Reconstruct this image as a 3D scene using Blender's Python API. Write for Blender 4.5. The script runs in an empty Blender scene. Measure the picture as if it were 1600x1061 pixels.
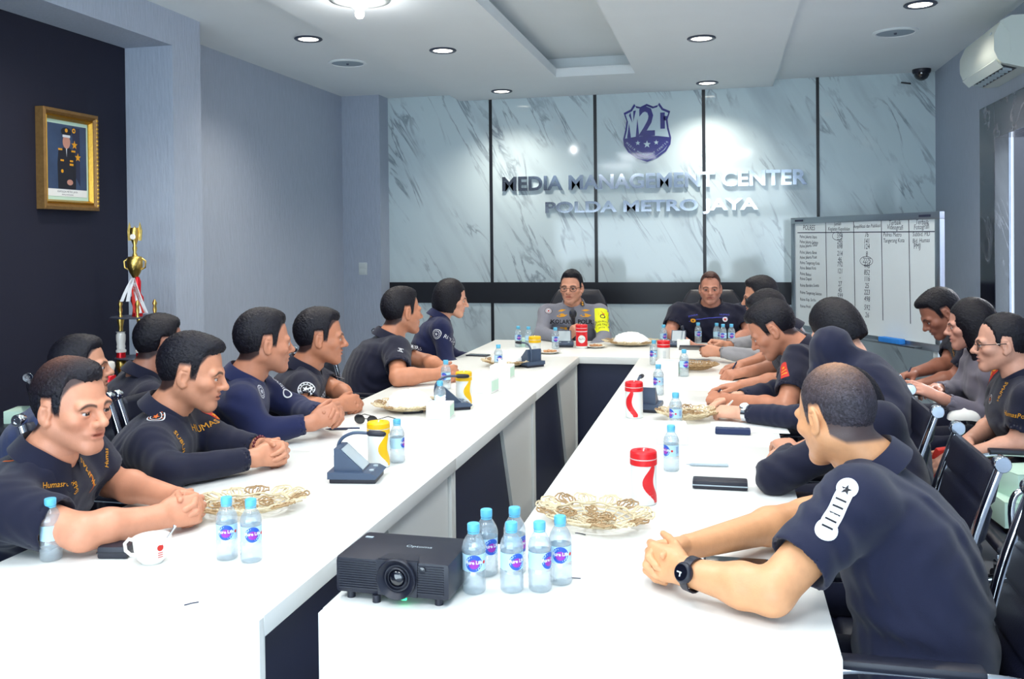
import bpy, bmesh, math, random
import numpy as np
from mathutils import Vector, Matrix
from mathutils.bvhtree import BVHTree
random.seed(7)
SC = bpy.context.scene
COL = SC.collection
PI = math.pi
# ------------------------------------------------------------------ camera
CF, CYAW, CPIT, CROL, CCY, CH = 1420.5, 0.2291, 0.011747, 0.010816, 391.4, 1.52
def _basis():
    a, p, r = CYAW, CPIT, CROL
    fw = np.array([-math.sin(a)*math.cos(p), math.cos(a)*math.cos(p), -math.sin(p)])
    rt = np.array([math.cos(a), math.sin(a), 0.0])
    dn = np.cross(fw, rt)
    return fw, math.cos(r)*rt+math.sin(r)*dn, -math.sin(r)*rt+math.cos(r)*dn
FW, RT, DN = _basis()
CAM = np.array([0.0, 0.0, CH])
def ray(x, y): return FW+RT*(x-800)/CF+DN*(y-CCY)/CF
def atZ(x, y, z=0.75):
    v = ray(x, y); return CAM+v*(z-CH)/v[2]
def atX(x, y, X):
    v = ray(x, y); return CAM+v*X/v[0]
def atY(x, y, Y):
    v = ray(x, y); return CAM+v*Y/v[1]
cd = bpy.data.cameras.new('camera')
cam = bpy.data.objects.new('camera', cd); COL.objects.link(cam)
m = Matrix.Identity(4)
for i in range(3):
    m[i][0], m[i][1], m[i][2], m[i][3] = RT[i], -DN[i], -FW[i], CAM[i]
cam.matrix_world = m
cd.sensor_width = 36; cd.lens = CF*36/1600
cd.shift_y = -(530.5-CCY)/1600
cd.clip_start = 0.05
SC.camera = cam
# ------------------------------------------------------------------ light
SC.view_settings.view_transform = 'Standard'
SC.view_settings.look = 'None'
SC.view_settings.gamma = 1
SC.view_settings.use_curve_mapping = False
SC.view_settings.exposure = 0.52
W = bpy.data.worlds.new('world'); SC.world = W; W.use_nodes = True
W.node_tree.nodes['Background'].inputs[0].default_value = (0.72, 0.88, 1.0, 1)
W.node_tree.nodes['Background'].inputs[1].default_value = 5.0
ZC, ZD = 2.942, 2.88                     # upper ceiling, dropped centre
def spot(loc, power, size=2.3, col=(1, .93, .82)):
    l = bpy.data.lights.new('downlight_lamp', 'SPOT'); l.energy = power; l.spot_size = size; l.spot_blend = 1
    l.shadow_soft_size = 0.06; l.color = col
    o = bpy.data.objects.new('downlight_lamp', l); COL.objects.link(o); o.location = loc
    return o
def area(loc, power, sx, sy, col, rot=(0, 0, 0)):
    l = bpy.data.lights.new('panel_lamp', 'AREA'); l.shape = 'RECTANGLE'; l.size = sx; l.size_y = sy
    l.energy = power; l.color = col
    o = bpy.data.objects.new('panel_lamp', l); COL.objects.link(o); o.location = loc; o.rotation_euler = rot
    return o
DOWN = [(-2.815, 5.881, ZC), (1.186, 6.028, ZC), (-1.942, 6.224, ZD), (-1.964, 8.078, ZD), (-0.138, 6.333, ZD), (-0.132, 8.17, ZD),
        (-2.815, 3.9, ZC), (1.186, 4.1, ZC), (-1.942, 4.3, ZD), (-0.138, 4.4, ZD)]
for x, y, zz in DOWN: spot((x, y, zz-.03), 56)
PANELS = [(-1.35, 2.3), (0.15, 2.3), (-0.3, 0.4), (-1.9, 0.4)]
for x, y in PANELS: area((x, y, ZD-.035), 14, .56, 1.1, (.93, .97, 1.0))

# ------------------------------------------------------------------ materials
def lin(c):
    return tuple((v/12.92 if v <= .04045 else ((v+.055)/1.055)**2.4) for v in [k/255 for k in c])
def mat(name, rgb, rough=.5, metal=0., var=.06, scale=30., bump=0., bscale=200., stretch=(1, 1, 1), emit=None, spec=.5, coat=0., srgb=True, trans=0., alpha=1., sheen=0., sss=0.):
    m = bpy.data.materials.new(name); m.use_nodes = True
    nt = m.node_tree; N = nt.nodes; L = nt.links; b = N['Principled BSDF']
    c = lin(rgb) if srgb else rgb
    tc = N.new('ShaderNodeTexCoord'); mp = N.new('ShaderNodeMapping'); mp.inputs['Scale'].default_value = stretch
    L.new(tc.outputs['Object'], mp.inputs[0])
    no = N.new('ShaderNodeTexNoise'); no.inputs['Scale'].default_value = scale; no.inputs['Detail'].default_value = 3
    L.new(mp.outputs[0], no.inputs['Vector'])
    mx = N.new('ShaderNodeMix'); mx.data_type = 'RGBA'
    mx.inputs[6].default_value = (*[v*(1-var) for v in c], 1); mx.inputs[7].default_value = (*[min(1, v*(1+var)) for v in c], 1)
    L.new(no.outputs[0], mx.inputs[0]); L.new(mx.outputs[2], b.inputs['Base Color'])
    b.inputs['Roughness'].default_value = rough; b.inputs['Metallic'].default_value = metal
    b.inputs['Specular IOR Level'].default_value = spec; b.inputs['Coat Weight'].default_value = coat
    b.inputs['Transmission Weight'].default_value = trans; b.inputs['Alpha'].default_value = alpha
    b.inputs['Sheen Weight'].default_value = sheen
    if emit:
        b.inputs['Emission Color'].default_value = (*emit[:3], 1); b.inputs['Emission Strength'].default_value = emit[3]
    if bump:
        n2 = N.new('ShaderNodeTexNoise'); n2.inputs['Scale'].default_value = bscale; n2.inputs['Detail'].default_value = 4
        L.new(mp.outputs[0], n2.inputs['Vector'])
        bp = N.new('ShaderNodeBump'); bp.inputs['Strength'].default_value = bump; bp.inputs['Distance'].default_value = .004
        L.new(n2.outputs[0], bp.inputs['Height']); L.new(bp.outputs[0], b.inputs['Normal'])
    return m
M = {}
M['white_lam'] = mat('white laminate', (232, 234, 230), .32, var=.015, scale=3)
M['white_edge'] = mat('white edge band', (205, 214, 214), .4, var=.02)
M['navy_lam'] = mat('navy laminate', (34, 40, 66), .4, var=.08, scale=6)
M['ceil'] = mat('ceiling paint', (232, 238, 240), .85, var=.02, scale=4)
M['black_wall'] = mat('black wall paint', (15, 18, 40), .75, var=.1, scale=8, bump=.1, bscale=60)
M['plaster'] = mat('textured wallpaper', (170, 180, 196), .7, var=.10, scale=60, bump=.9, bscale=70, stretch=(1, 1, .16))
M['floor'] = mat('grey floor tile', (120, 126, 134), .3, var=.08, scale=5)
M['groove'] = mat('black groove', (10, 12, 24), .35, var=.1)
M['chrome'] = mat('chrome', (220, 224, 230), .08, 1., var=.02)
M['alu'] = mat('brushed aluminium', (170, 180, 188), .3, 1., var=.05, scale=80)
M['leather'] = mat('black leather', (15, 18, 36), .42, var=.15, scale=40, bump=.25, bscale=260)
M['black_plastic'] = mat('black plastic', (22, 25, 40), .4, var=.08, bump=.1, bscale=600)
M['grey_plastic'] = mat('blue grey plastic', (62, 78, 102), .42, var=.06)
M['silver_plastic'] = mat('silver grey plastic', (168, 182, 190), .4, var=.04)
M['white_plastic'] = mat('white plastic', (226, 230, 226), .35, var=.02)
M['white_cer'] = mat('white ceramic', (238, 234, 226), .15, var=.01, coat=.5)
M['paper'] = mat('white paper', (236, 238, 236), .8, var=.015)
M['ink'] = mat('dark ink', (40, 46, 72), .7, var=.05)
M['red'] = mat('red plastic', (214, 22, 32), .35, var=.05)
M['yellow'] = mat('yellow plastic', (240, 190, 8), .35, var=.05)
M['gold'] = mat('gilded metal', (196, 152, 62), .28, .9, var=.15, scale=60, bump=.3, bscale=120)
M['gold_emb'] = mat('gold embroidery', (226, 158, 22), .6, var=.12, scale=300)
M['white_emb'] = mat('white embroidery', (216, 220, 226), .7, var=.06, scale=300)
M['blue_emb'] = mat('blue embroidery', (70, 78, 190), .7, var=.08, scale=300)
M['red_emb'] = mat('red embroidery', (190, 40, 30), .7, var=.1, scale=300)
M['black_emb'] = mat('black embroidery', (14, 15, 26), .7, var=.1, scale=300)
M['hivis'] = mat('yellow armband cloth', (226, 232, 20), .65, var=.05, scale=100)
M['orange_emb'] = mat('orange embroidery', (210, 100, 36), .7, var=.1, scale=300)
M['mint'] = mat('pale green card', (196, 226, 208), .6, var=.03)
M['tissue'] = mat('white tissue', (244, 246, 244), .9, var=.02)
M['rattan'] = mat('bleached rattan', (214, 198, 164), .6, var=.22, scale=120, bump=.4, bscale=300)
M['rattan_dark'] = mat('brown rattan', (166, 136, 96), .6, var=.25, scale=120, bump=.4, bscale=300)
M['cap_blue'] = mat('light blue cap plastic', (96, 184, 220), .35, var=.05)
M['lens'] = mat('lens glass', (12, 14, 26), .04, var=.05, coat=1.)
M['led_green'] = mat('green led', (20, 200, 90), .3, emit=(.02, 1, .25, 3))
M['lamp_on'] = mat('lit diffuser', (255, 244, 226), .4, emit=(1, .93, .8, 5))
M['panel_on'] = mat('lit panel diffuser', (244, 248, 255), .4, emit=(.93, .97, 1, 4))
M['speaker'] = mat('ceiling speaker grille', (150, 166, 178), .7, var=.1, scale=200)
M['dark_trim'] = mat('dark downlight trim', (74, 82, 100), .4, .5)
M['logo_blue'] = mat('royal blue acrylic', (34, 34, 124), .25, var=.03, coat=.5)
M['logo_pale'] = mat('pale logo panel', (186, 206, 216), .35, var=.03)
M['green_cloth'] = mat('green board', (30, 110, 60), .6)
M['blue_foam'] = mat('blue eraser foam', (36, 128, 214), .7, var=.08)
M['board'] = mat('whiteboard enamel', (222, 232, 236), .18, var=.01)
M['ac_white'] = mat('air conditioner shell', (214, 222, 214), .25, var=.01)
M['pale_wall'] = mat('corridor paint', (226, 214, 222), .8)
M['wood_gold'] = mat('aged gold frame', (142, 108, 62), .5, .5, var=.3, scale=40, bump=.5, bscale=90)
M['snack'] = mat('brown snacks', (190, 140, 96), .7, var=.4, scale=60, bump=.8, bscale=80)

def marble(name, base, vein, rough, scale=1.0, amount=.62, rot=.62, thin=False):
    m = bpy.data.materials.new(name); m.use_nodes = True
    nt = m.node_tree; N = nt.nodes; L = nt.links; b = N['Principled BSDF']
    tc = N.new('ShaderNodeTexCoord'); mp = N.new('ShaderNodeMapping')
    mp.inputs['Rotation'].default_value = (0, rot, 0)
    L.new(tc.outputs['Object'], mp.inputs[0])
    mp2 = N.new('ShaderNodeMapping'); mp2.inputs['Scale'].default_value = (scale*3.6, scale*1.0, scale*.62)
    L.new(mp.outputs[0], mp2.inputs[0])
    n1 = N.new('ShaderNodeTexNoise'); n1.inputs['Scale'].default_value = 1.5; n1.inputs['Detail'].default_value = 7; n1.inputs['Roughness'].default_value = .55; n1.inputs['Distortion'].default_value = .9
    L.new(mp2.outputs[0], n1.inputs['Vector'])
    # vein = narrow band where the noise passes 0.5
    s = N.new('ShaderNodeMath'); s.operation = 'SUBTRACT'; s.inputs[1].default_value = .5; L.new(n1.outputs[0], s.inputs[0])
    ab = N.new('ShaderNodeMath'); ab.operation = 'ABSOLUTE'; L.new(s.outputs[0], ab.inputs[0])
    mr = N.new('ShaderNodeMapRange'); mr.inputs['From Min'].default_value = 0; mr.inputs['From Max'].default_value = .02 if thin else .035
    mr.inputs['To Min'].default_value = 1; mr.inputs['To Max'].default_value = 0; L.new(ab.outputs[0], mr.inputs['Value'])
    n2 = N.new('ShaderNodeTexNoise'); n2.inputs['Scale'].default_value = 2.2*scale; n2.inputs['Detail'].default_value = 3
    L.new(mp.outputs[0], n2.inputs['Vector'])
    m2 = N.new('ShaderNodeMapRange'); m2.inputs['From Min'].default_value = .45; m2.inputs['From Max'].default_value = .62; L.new(n2.outputs[0], m2.inputs['Value'])
    mu = N.new('ShaderNodeMath'); mu.operation = 'MULTIPLY'; L.new(mr.outputs[0], mu.inputs[0]); L.new(m2.outputs[0], mu.inputs[1])
    # broad cloud
    n3 = N.new('ShaderNodeTexNoise'); n3.inputs['Scale'].default_value = .9; n3.inputs['Detail'].default_value = 5
    L.new(mp2.outputs[0], n3.inputs['Vector'])
    m3 = N.new('ShaderNodeMapRange'); m3.inputs['From Min'].default_value = .52; m3.inputs['From Max'].default_value = .72; m3.inputs['To Max'].default_value = .28; L.new(n3.outputs[0], m3.inputs['Value'])
    ad = N.new('ShaderNodeMath'); ad.operation = 'MULTIPLY_ADD'; ad.inputs[1].default_value = amount; L.new(mu.outputs[0], ad.inputs[0]); L.new(m3.outputs[0], ad.inputs[2]); ad.use_clamp = True
    mx = N.new('ShaderNodeMix'); mx.data_type = 'RGBA'; mx.inputs[6].default_value = (*lin(base), 1); mx.inputs[7].default_value = (*lin(vein), 1)
    L.new(ad.outputs[0], mx.inputs[0]); L.new(mx.outputs[2], b.inputs['Base Color'])
    b.inputs['Roughness'].default_value = rough
    return m
M['marble'] = marble('white veined marble', (206, 222, 226), (92, 104, 124), .07, rot=.52)
M['dark_marble'] = marble('black veined marble', (20, 22, 38), (150, 150, 160), .15, scale=.8, amount=.7, rot=.3, thin=True)

def bottle_mat(name, tint, refl):
    m = bpy.data.materials.new(name); m.use_nodes = True
    nt = m.node_tree; N = nt.nodes; L = nt.links; N.remove(N['Principled BSDF'])
    out = N['Material Output']
    tr = N.new('ShaderNodeBsdfTransparent'); tr.inputs[0].default_value = (*tint, 1)
    gl = N.new('ShaderNodeBsdfGlossy'); gl.inputs['Roughness'].default_value = .06
    di = N.new('ShaderNodeBsdfDiffuse'); di.inputs[0].default_value = (.75, .86, .93, 1)
    lw = N.new('ShaderNodeLayerWeight'); lw.inputs['Blend'].default_value = .35
    no = N.new('ShaderNodeTexNoise'); no.inputs['Scale'].default_value = 40
    tc = N.new('ShaderNodeTexCoord'); L.new(tc.outputs['Object'], no.inputs['Vector'])
    ma = N.new('ShaderNodeMath'); ma.operation = 'MULTIPLY_ADD'; ma.inputs[1].default_value = refl; ma.inputs[2].default_value = .05
    L.new(lw.outputs['Facing'], ma.inputs[0])
    m1 = N.new('ShaderNodeMixShader'); L.new(ma.outputs[0], m1.inputs[0]); L.new(tr.outputs[0], m1.inputs[1]); L.new(gl.outputs[0], m1.inputs[2])
    mb = N.new('ShaderNodeMath'); mb.operation = 'MULTIPLY'; mb.inputs[1].default_value = .26; L.new(no.outputs[0], mb.inputs[0])
    m2 = N.new('ShaderNodeMixShader'); L.new(mb.outputs[0], m2.inputs[0]); L.new(m1.outputs[0], m2.inputs[1]); L.new(di.outputs[0], m2.inputs[2])
    L.new(m2.outputs[0], out.inputs[0])
    return m
M['bottle'] = bottle_mat('clear bottle plastic', (.95, .98, .99), .5)
M['glass'] = bottle_mat('clear glass', (.95, .97, .97), .5)
# ------------------------------------------------------------------ mesh helpers
def link(name, me, material=None, parent=None):
    o = bpy.data.objects.new(name, me); COL.objects.link(o)
    if material is not None and not me.materials: me.materials.append(material)
    if parent is not None: o.parent = parent
    return o
def tag(o, label, cat, group=None, kind=None):
    o['label'] = label; o['category'] = cat
    if group: o['group'] = group
    if kind: o['kind'] = kind
    return o
def empty(name, loc=(0, 0, 0), rz=0.):
    o = bpy.data.objects.new(name, None); COL.objects.link(o); o.location = loc; o.rotation_euler = (0, 0, rz)
    o.empty_display_size = .05
    return o
def thing(name, label, cat, loc=(0, 0, 0), rz=0., group=None):
    return tag(empty(name, loc, rz), label, cat, group)
class MB:
    def __init__(s): s.bm = bmesh.new()
    def box(s, c, d, rz=0., bev=0., mtx=None):
        r = bmesh.ops.create_cube(s.bm, size=1)
        vs = r['verts']
        for v in vs: v.co = Vector((v.co.x*d[0], v.co.y*d[1], v.co.z*d[2]))
        if bev:
            es = list({e for v in vs for e in v.link_edges})
            rr = bmesh.ops.bevel(s.bm, geom=es, offset=bev, segments=2, affect='EDGES', profile=.6)
            vs = list({v for f in rr['faces'] for v in f.verts} | {v for v in vs if v.is_valid})
        T = Matrix.Translation(c) @ Matrix.Rotation(rz, 4, 'Z')
        if mtx is not None: T = mtx @ T
        for v in vs: v.co = T @ v.co
        return s
    def bx(s, x0, x1, y0, y1, z0, z1, bev=0.):
        return s.box(((x0+x1)/2, (y0+y1)/2, (z0+z1)/2), (abs(x1-x0), abs(y1-y0), abs(z1-z0)), bev=bev)
    def ring_surface(s, rings, close_u=True, caps=True):
        R = [[s.bm.verts.new(p) for p in r] for r in rings]
        n = len(R[0])
        for a, b in zip(R, R[1:]):
            for i in range(n if close_u else n-1):
                j = (i+1) % n
                try: s.bm.faces.new((a[i], a[j], b[j], b[i]))
                except ValueError: pass
        if caps and close_u:
            for r in (R[0][::-1], R[-1]):
                try: s.bm.faces.new(r)
                except ValueError: pass
        return s
    def lathe(s, prof, c=(0, 0, 0), n=24, caps=True, mtx=None):
        rings = []
        for r, z in prof:
            rg = [Vector((c[0]+max(r, 1e-4)*math.cos(2*PI*i/n), c[1]+max(r, 1e-4)*math.sin(2*PI*i/n), c[2]+z)) for i in range(n)]
            if mtx is not None: rg = [mtx @ p for p in rg]
            rings.append(rg)
        return s.ring_surface(rings, True, caps)
    def tube(s, pts, r, n=8, closed=False):
        pts = [Vector(p) for p in pts]; k = len(pts)
        rs = r if isinstance(r, (list, tuple)) else [r]*k
        rings = []; prev = None
        for i, p in enumerate(pts):
            a = pts[i-1] if (i > 0 or closed) else p; b = pts[(i+1) % k] if (i < k-1 or closed) else p
            t = (b-a).normalized()
            if prev is None:
                u = t.orthogonal().normalized()
            else:
                u = (prev-t*prev.dot(t)); u = u.normalized() if u.length > 1e-6 else t.orthogonal().normalized()
            prev = u; w = t.cross(u)
            rings.append([p+(u*math.cos(2*PI*j/n)+w*math.sin(2*PI*j/n))*rs[i] for j in range(n)])
        if closed: rings.append(rings[0])
        return s.ring_surface(rings, True, not closed)
    def poly(s, pts):
        s.bm.faces.new([s.bm.verts.new(p) for p in pts]); return s
    def prism(s, outline, d):          # outline: 3D points in a plane, extruded by vector d
        d = Vector(d); a = [s.bm.verts.new(Vector(p)) for p in outline]; b = [s.bm.verts.new(Vector(p)+d) for p in outline]
        s.bm.faces.new(a[::-1]); s.bm.faces.new(b)
        for i in range(len(a)):
            j = (i+1) % len(a); s.bm.faces.new((a[i], a[j], b[j], b[i]))
        return s
    def mesh(s, name, smooth=0.):
        bmesh.ops.recalc_face_normals(s.bm, faces=s.bm.faces)
        me = bpy.data.meshes.new(name); s.bm.to_mesh(me); s.bm.free()
        if smooth:
            me.polygons.foreach_set('use_smooth', [True]*len(me.polygons))
            if smooth < PI:
                try: me.set_sharp_from_angle(angle=smooth)
                except Exception: pass
        return me
    def build(s, name, material, parent=None, smooth=.6):
        return link(name, s.mesh(name, smooth), material, parent)
def copy_tree(o, parent=None, loc=None, rz=None):
    c = o.copy(); COL.objects.link(c); c.parent = parent
    if parent is not None: c.matrix_parent_inverse = o.matrix_parent_inverse
    if loc is not None: c.location = loc
    if rz is not None: c.rotation_euler = (0, 0, rz)
    for ch in list(KIDS.get(o.name, ())): copy_tree(ch, c)
    return c
KIDS = {}
def freeze(o):                          # remember the children of a finished thing for copying
    KIDS[o.name] = [c for c in COL.objects if c.parent == o]
    for c in KIDS[o.name]: freeze(c)
FONTS = {}
def text_mesh(txt, size=1., extrude=0., shear=0., align='CENTER', spacing=1., res=3, xscale=1., bold=0.):
    cu = bpy.data.curves.new('txt', 'FONT'); cu.body = txt; cu.size = size; cu.extrude = extrude; cu.shear = shear
    cu.align_x = align; cu.align_y = 'CENTER'; cu.space_character = spacing; cu.resolution_u = res; cu.offset = bold*size
    o = bpy.data.objects.new('txt', cu); COL.objects.link(o)
    dg = bpy.context.evaluated_depsgraph_get()
    me = bpy.data.meshes.new_from_object(o.evaluated_get(dg))
    bpy.data.objects.remove(o); bpy.data.curves.remove(cu)
    if xscale != 1:
        for v in me.vertices: v.co.x *= xscale
    return me
def tris(me):
    me.calc_loop_triangles()
    V = [tuple(v.co) for v in me.vertices]; T = [tuple(t.vertices) for t in me.loop_triangles]
    return V, T
def place_mesh(me, origin, ux, uy):
    ux = Vector(ux).normalized(); uy = Vector(uy).normalized(); n = ux.cross(uy)
    for v in me.vertices: v.co = Vector(origin)+ux*v.co.x+uy*v.co.y+n*v.co.z
    return me
def join_geo(geos):
    V = []; T = []
    for v, t in geos:
        k = len(V); V += list(v); T += [tuple(i+k for i in f) for f in t]
    return V, T
def disc_geo(r, r0=0., cx=0., cy=0., n=24, k=3, sx=1., sy=1.):
    V = []; T = []
    for i in range(k+1):
        rr = r0+(r-r0)*i/k
        for j in range(n):
            V.append((cx+sx*rr*math.cos(2*PI*j/n), cy+sy*rr*math.sin(2*PI*j/n), 0))
    for i in range(k):
        for j in range(n):
            a = i*n+j; b = i*n+(j+1) % n; T.append((a, b, b+n, a+n))
    return V, T
def rect_geo(w, h, cx=0., cy=0., nx=6, ny=3):
    V = []; T = []
    for j in range(ny+1):
        for i in range(nx+1): V.append((cx+w*(i/nx-.5), cy+h*(j/ny-.5), 0))
    for j in range(ny):
        for i in range(nx):
            a = j*(nx+1)+i; T.append((a, a+1, a+nx+2, a+nx+1))
    return V, T
def text_geo(t, size, cx=0., cy=0., **k):
    me = text_mesh(t, size, res=2, **k); V, T = tris(me); bpy.data.meshes.remove(me)
    return [(x+cx, y+cy, z) for x, y, z in V], T
def star_geo(r, cx=0., cy=0.):
    V = [(cx, cy, 0)]+[(cx+(r if i % 2 == 0 else r*.42)*math.sin(i*PI/5), cy+(r if i % 2 == 0 else r*.42)*math.cos(i*PI/5), 0) for i in range(10)]
    return V, [(0, 1+(i+1) % 10, 1+i) for i in range(10)]
def geo_mesh(name, geo):
    me = bpy.data.meshes.new(name); me.from_pydata(*[list(map(tuple, geo[0])), [], geo[1]]); me.update(); return me
def bez(p0, p1, p2, n=8):
    p0, p1, p2 = Vector(p0), Vector(p1), Vector(p2)
    return [p0*(1-t)**2+p1*2*t*(1-t)+p2*t*t for t in [i/n for i in range(n+1)]]
def catmull(P, n=6, closed=False):
    P = [Vector(p) for p in P]; k = len(P); out = []
    rng = range(k) if closed else range(k-1)
    for i in rng:
        if closed: a, b, c, d = P[i-1], P[i], P[(i+1) % k], P[(i+2) % k]
        else: a, b, c, d = P[max(i-1, 0)], P[i], P[i+1], P[min(i+2, k-1)]
        for j in range(n):
            t = j/n
            out.append(.5*((2*b)+(c-a)*t+(2*a-5*b+4*c-d)*t*t+(3*b-a-3*c+d)*t**3))
    if not closed: out.append(P[-1])
    return out

# ------------------------------------------------------------------ sculpting: smooth-blended volumes meshed by surface nets
f32 = np.float32
class Field:
    def __init__(s, lo, hi, res):
        s.lo = np.array(lo, f32); s.res = res
        s.n = np.maximum(np.ceil((np.array(hi)-np.array(lo))/res).astype(int)+1, 4)
        s.F = np.full(s.n, 1.0, f32)
    def sub(s, lo, hi):
        a = np.clip(np.floor((np.array(lo)-s.lo)/s.res).astype(int), 0, s.n-1)
        b = np.clip(np.ceil((np.array(hi)-s.lo)/s.res).astype(int)+1, 0, s.n)
        if np.any(b <= a): return None, None
        ax = [(s.lo[i]+np.arange(a[i], b[i])*s.res).astype(f32) for i in range(3)]
        return (slice(a[0], b[0]), slice(a[1], b[1]), slice(a[2], b[2])), (ax[0][:, None, None], ax[1][None, :, None], ax[2][None, None, :])
    def add(s, fn, lo, hi, k=0.01, op='u'):
        m = k+2.5*s.res
        sl, g = s.sub(np.array(lo)-m, np.array(hi)+m)
        if sl is None: return
        d = fn(*g).astype(f32); A = s.F[sl]
        if op == 'u':
            if k > 0:
                h = np.maximum(k-np.abs(A-d), 0)/k; s.F[sl] = np.minimum(A, d)-h*h*k*.25
            else: s.F[sl] = np.minimum(A, d)
        elif op == 's':
            d = -d
            if k > 0:
                h = np.maximum(k-np.abs(A-d), 0)/k; s.F[sl] = np.maximum(A, d)+h*h*k*.25
            else: s.F[sl] = np.maximum(A, d)
    def cone(s, a, b, r1, r2=None, k=.01, op='u'):
        r2 = r1 if r2 is None else r2
        a = np.array(a, f32); b = np.array(b, f32); ba = b-a; L = float(ba@ba)+1e-9
        def fn(x, y, z):
            px, py, pz = x-a[0], y-a[1], z-a[2]
            t = np.clip((px*ba[0]+py*ba[1]+pz*ba[2])/L, 0, 1)
            return np.sqrt((px-t*ba[0])**2+(py-t*ba[1])**2+(pz-t*ba[2])**2)-(r1+(r2-r1)*t)
        r = max(r1, r2)
        s.add(fn, np.minimum(a, b)-r, np.maximum(a, b)+r, k, op)
    def ell(s, c, ax, r, k=.01, op='u'):
        c = np.array(c, f32); R = np.array(ax, f32); r = np.array(r, f32)   # rows of R = axes
        ext = np.sqrt(((R*r[:, None])**2).sum(0))
        def fn(x, y, z):
            px, py, pz = x-c[0], y-c[1], z-c[2]
            k0 = 0; k1 = 0
            for i in range(3):
                q = px*R[i, 0]+py*R[i, 1]+pz*R[i, 2]
                k0 = k0+(q/r[i])**2; k1 = k1+(q/(r[i]**2))**2
            k0 = np.sqrt(k0); k1 = np.sqrt(k1)+1e-9
            return k0*(k0-1)/k1
        s.add(fn, c-ext, c+ext, k, op)
    def mesh(s, smooth=1):
        F = s.F; n = s.n
        S = F < 0
        c = np.zeros(n-1, np.int8)
        for dx in (0, 1):
            for dy in (0, 1):
                for dz in (0, 1): c += S[dx:n[0]-1+dx, dy:n[1]-1+dy, dz:n[2]-1+dz]
        act = (c > 0) & (c < 8)
        I = np.argwhere(act)
        if len(I) == 0: return np.zeros((0, 3)), np.zeros((0, 4), int)
        idx = -np.ones(n-1, np.int64); idx[act] = np.arange(len(I))
        acc = np.zeros((len(I), 3), f32); cnt = np.zeros(len(I), f32)
        cor = {}
        for dx in (0, 1):
            for dy in (0, 1):
                for dz in (0, 1): cor[(dx, dy, dz)] = F[I[:, 0]+dx, I[:, 1]+dy, I[:, 2]+dz]
        for ax in range(3):
            o = [i for i in range(3) if i != ax]
            for p in (0, 1):
                for q in (0, 1):
                    a = [0, 0, 0]; a[o[0]] = p; a[o[1]] = q; b = list(a); b[ax] = 1
                    va, vb = cor[tuple(a)], cor[tuple(b)]
                    cr = (va < 0) != (vb < 0)
                    t = np.where(cr, va/np.where(cr, va-vb, 1), 0)
                    P = np.tile(np.array(a, f32), (len(I), 1)); P[:, ax] = t
                    acc[cr] += P[cr]; cnt[cr] += 1
        V = (I+acc/cnt[:, None])*s.res+s.lo
        Q = []
        for ax in range(3):
            sl0 = [slice(None)]*3; sl1 = [slice(None)]*3; sl0[ax] = slice(0, -1); sl1[ax] = slice(1, None)
            A = S[tuple(sl0)]; B = S[tuple(sl1)]
            e = np.argwhere(A != B)
            o = [(ax+1) % 3, (ax+2) % 3]
            ok = (e[:, o[0]] > 0) & (e[:, o[1]] > 0) & (e[:, o[0]] < n[o[0]]-1) & (e[:, o[1]] < n[o[1]]-1)
            e = e[ok]; fl = A[tuple(e.T)]
            qd = []
            for p, q in ((0, 0), (1, 0), (1, 1), (0, 1)):
                d = e.copy(); d[:, o[0]] -= 1-p; d[:, o[1]] -= 1-q
                qd.append(idx[tuple(d.T)])
            qd = np.stack(qd, 1)
            qd[~fl] = qd[~fl][:, ::-1]
            Q.append(qd)
        Q = np.concatenate(Q)
        Q = Q[(Q >= 0).all(1)]
        for _ in range(smooth):
            sm = np.zeros_like(V); ct = np.zeros(len(V), f32); nv = len(V)
            for i in range(4):
                a, b = Q[:, i], Q[:, (i+1) % 4]
                for d in range(3): sm[:, d] += np.bincount(a, V[b, d], nv)
                ct += np.bincount(a, minlength=nv)
            V = np.where(ct[:, None] > 0, V*.5+sm/np.maximum(ct, 1)[:, None]*.5, V)
        return V, Q
def np_mesh(name, V, Q, col=None):
    me = bpy.data.meshes.new(name)
    me.vertices.add(len(V)); me.vertices.foreach_set('co', np.asarray(V, f32).ravel())
    me.loops.add(len(Q)*4); me.loops.foreach_set('vertex_index', np.asarray(Q, np.int32).ravel())
    me.polygons.add(len(Q)); me.polygons.foreach_set('loop_start', np.arange(0, len(Q)*4, 4, dtype=np.int32))
    me.polygons.foreach_set('use_smooth', np.ones(len(Q), bool))
    if col is not None:
        at = me.color_attributes.new('tone', 'FLOAT_COLOR', 'POINT')
        at.data.foreach_set('color', np.concatenate([col, np.ones((len(col), 1))], 1).astype(f32).ravel())
    me.update(calc_edges=True); me.validate()
    return me
def cat_geo(parts):
    Vs = []; Qs = []; k = 0
    for V, Q in parts:
        Vs.append(V); Qs.append(Q+k); k += len(V)
    return np.concatenate(Vs), np.concatenate(Qs)
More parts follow.
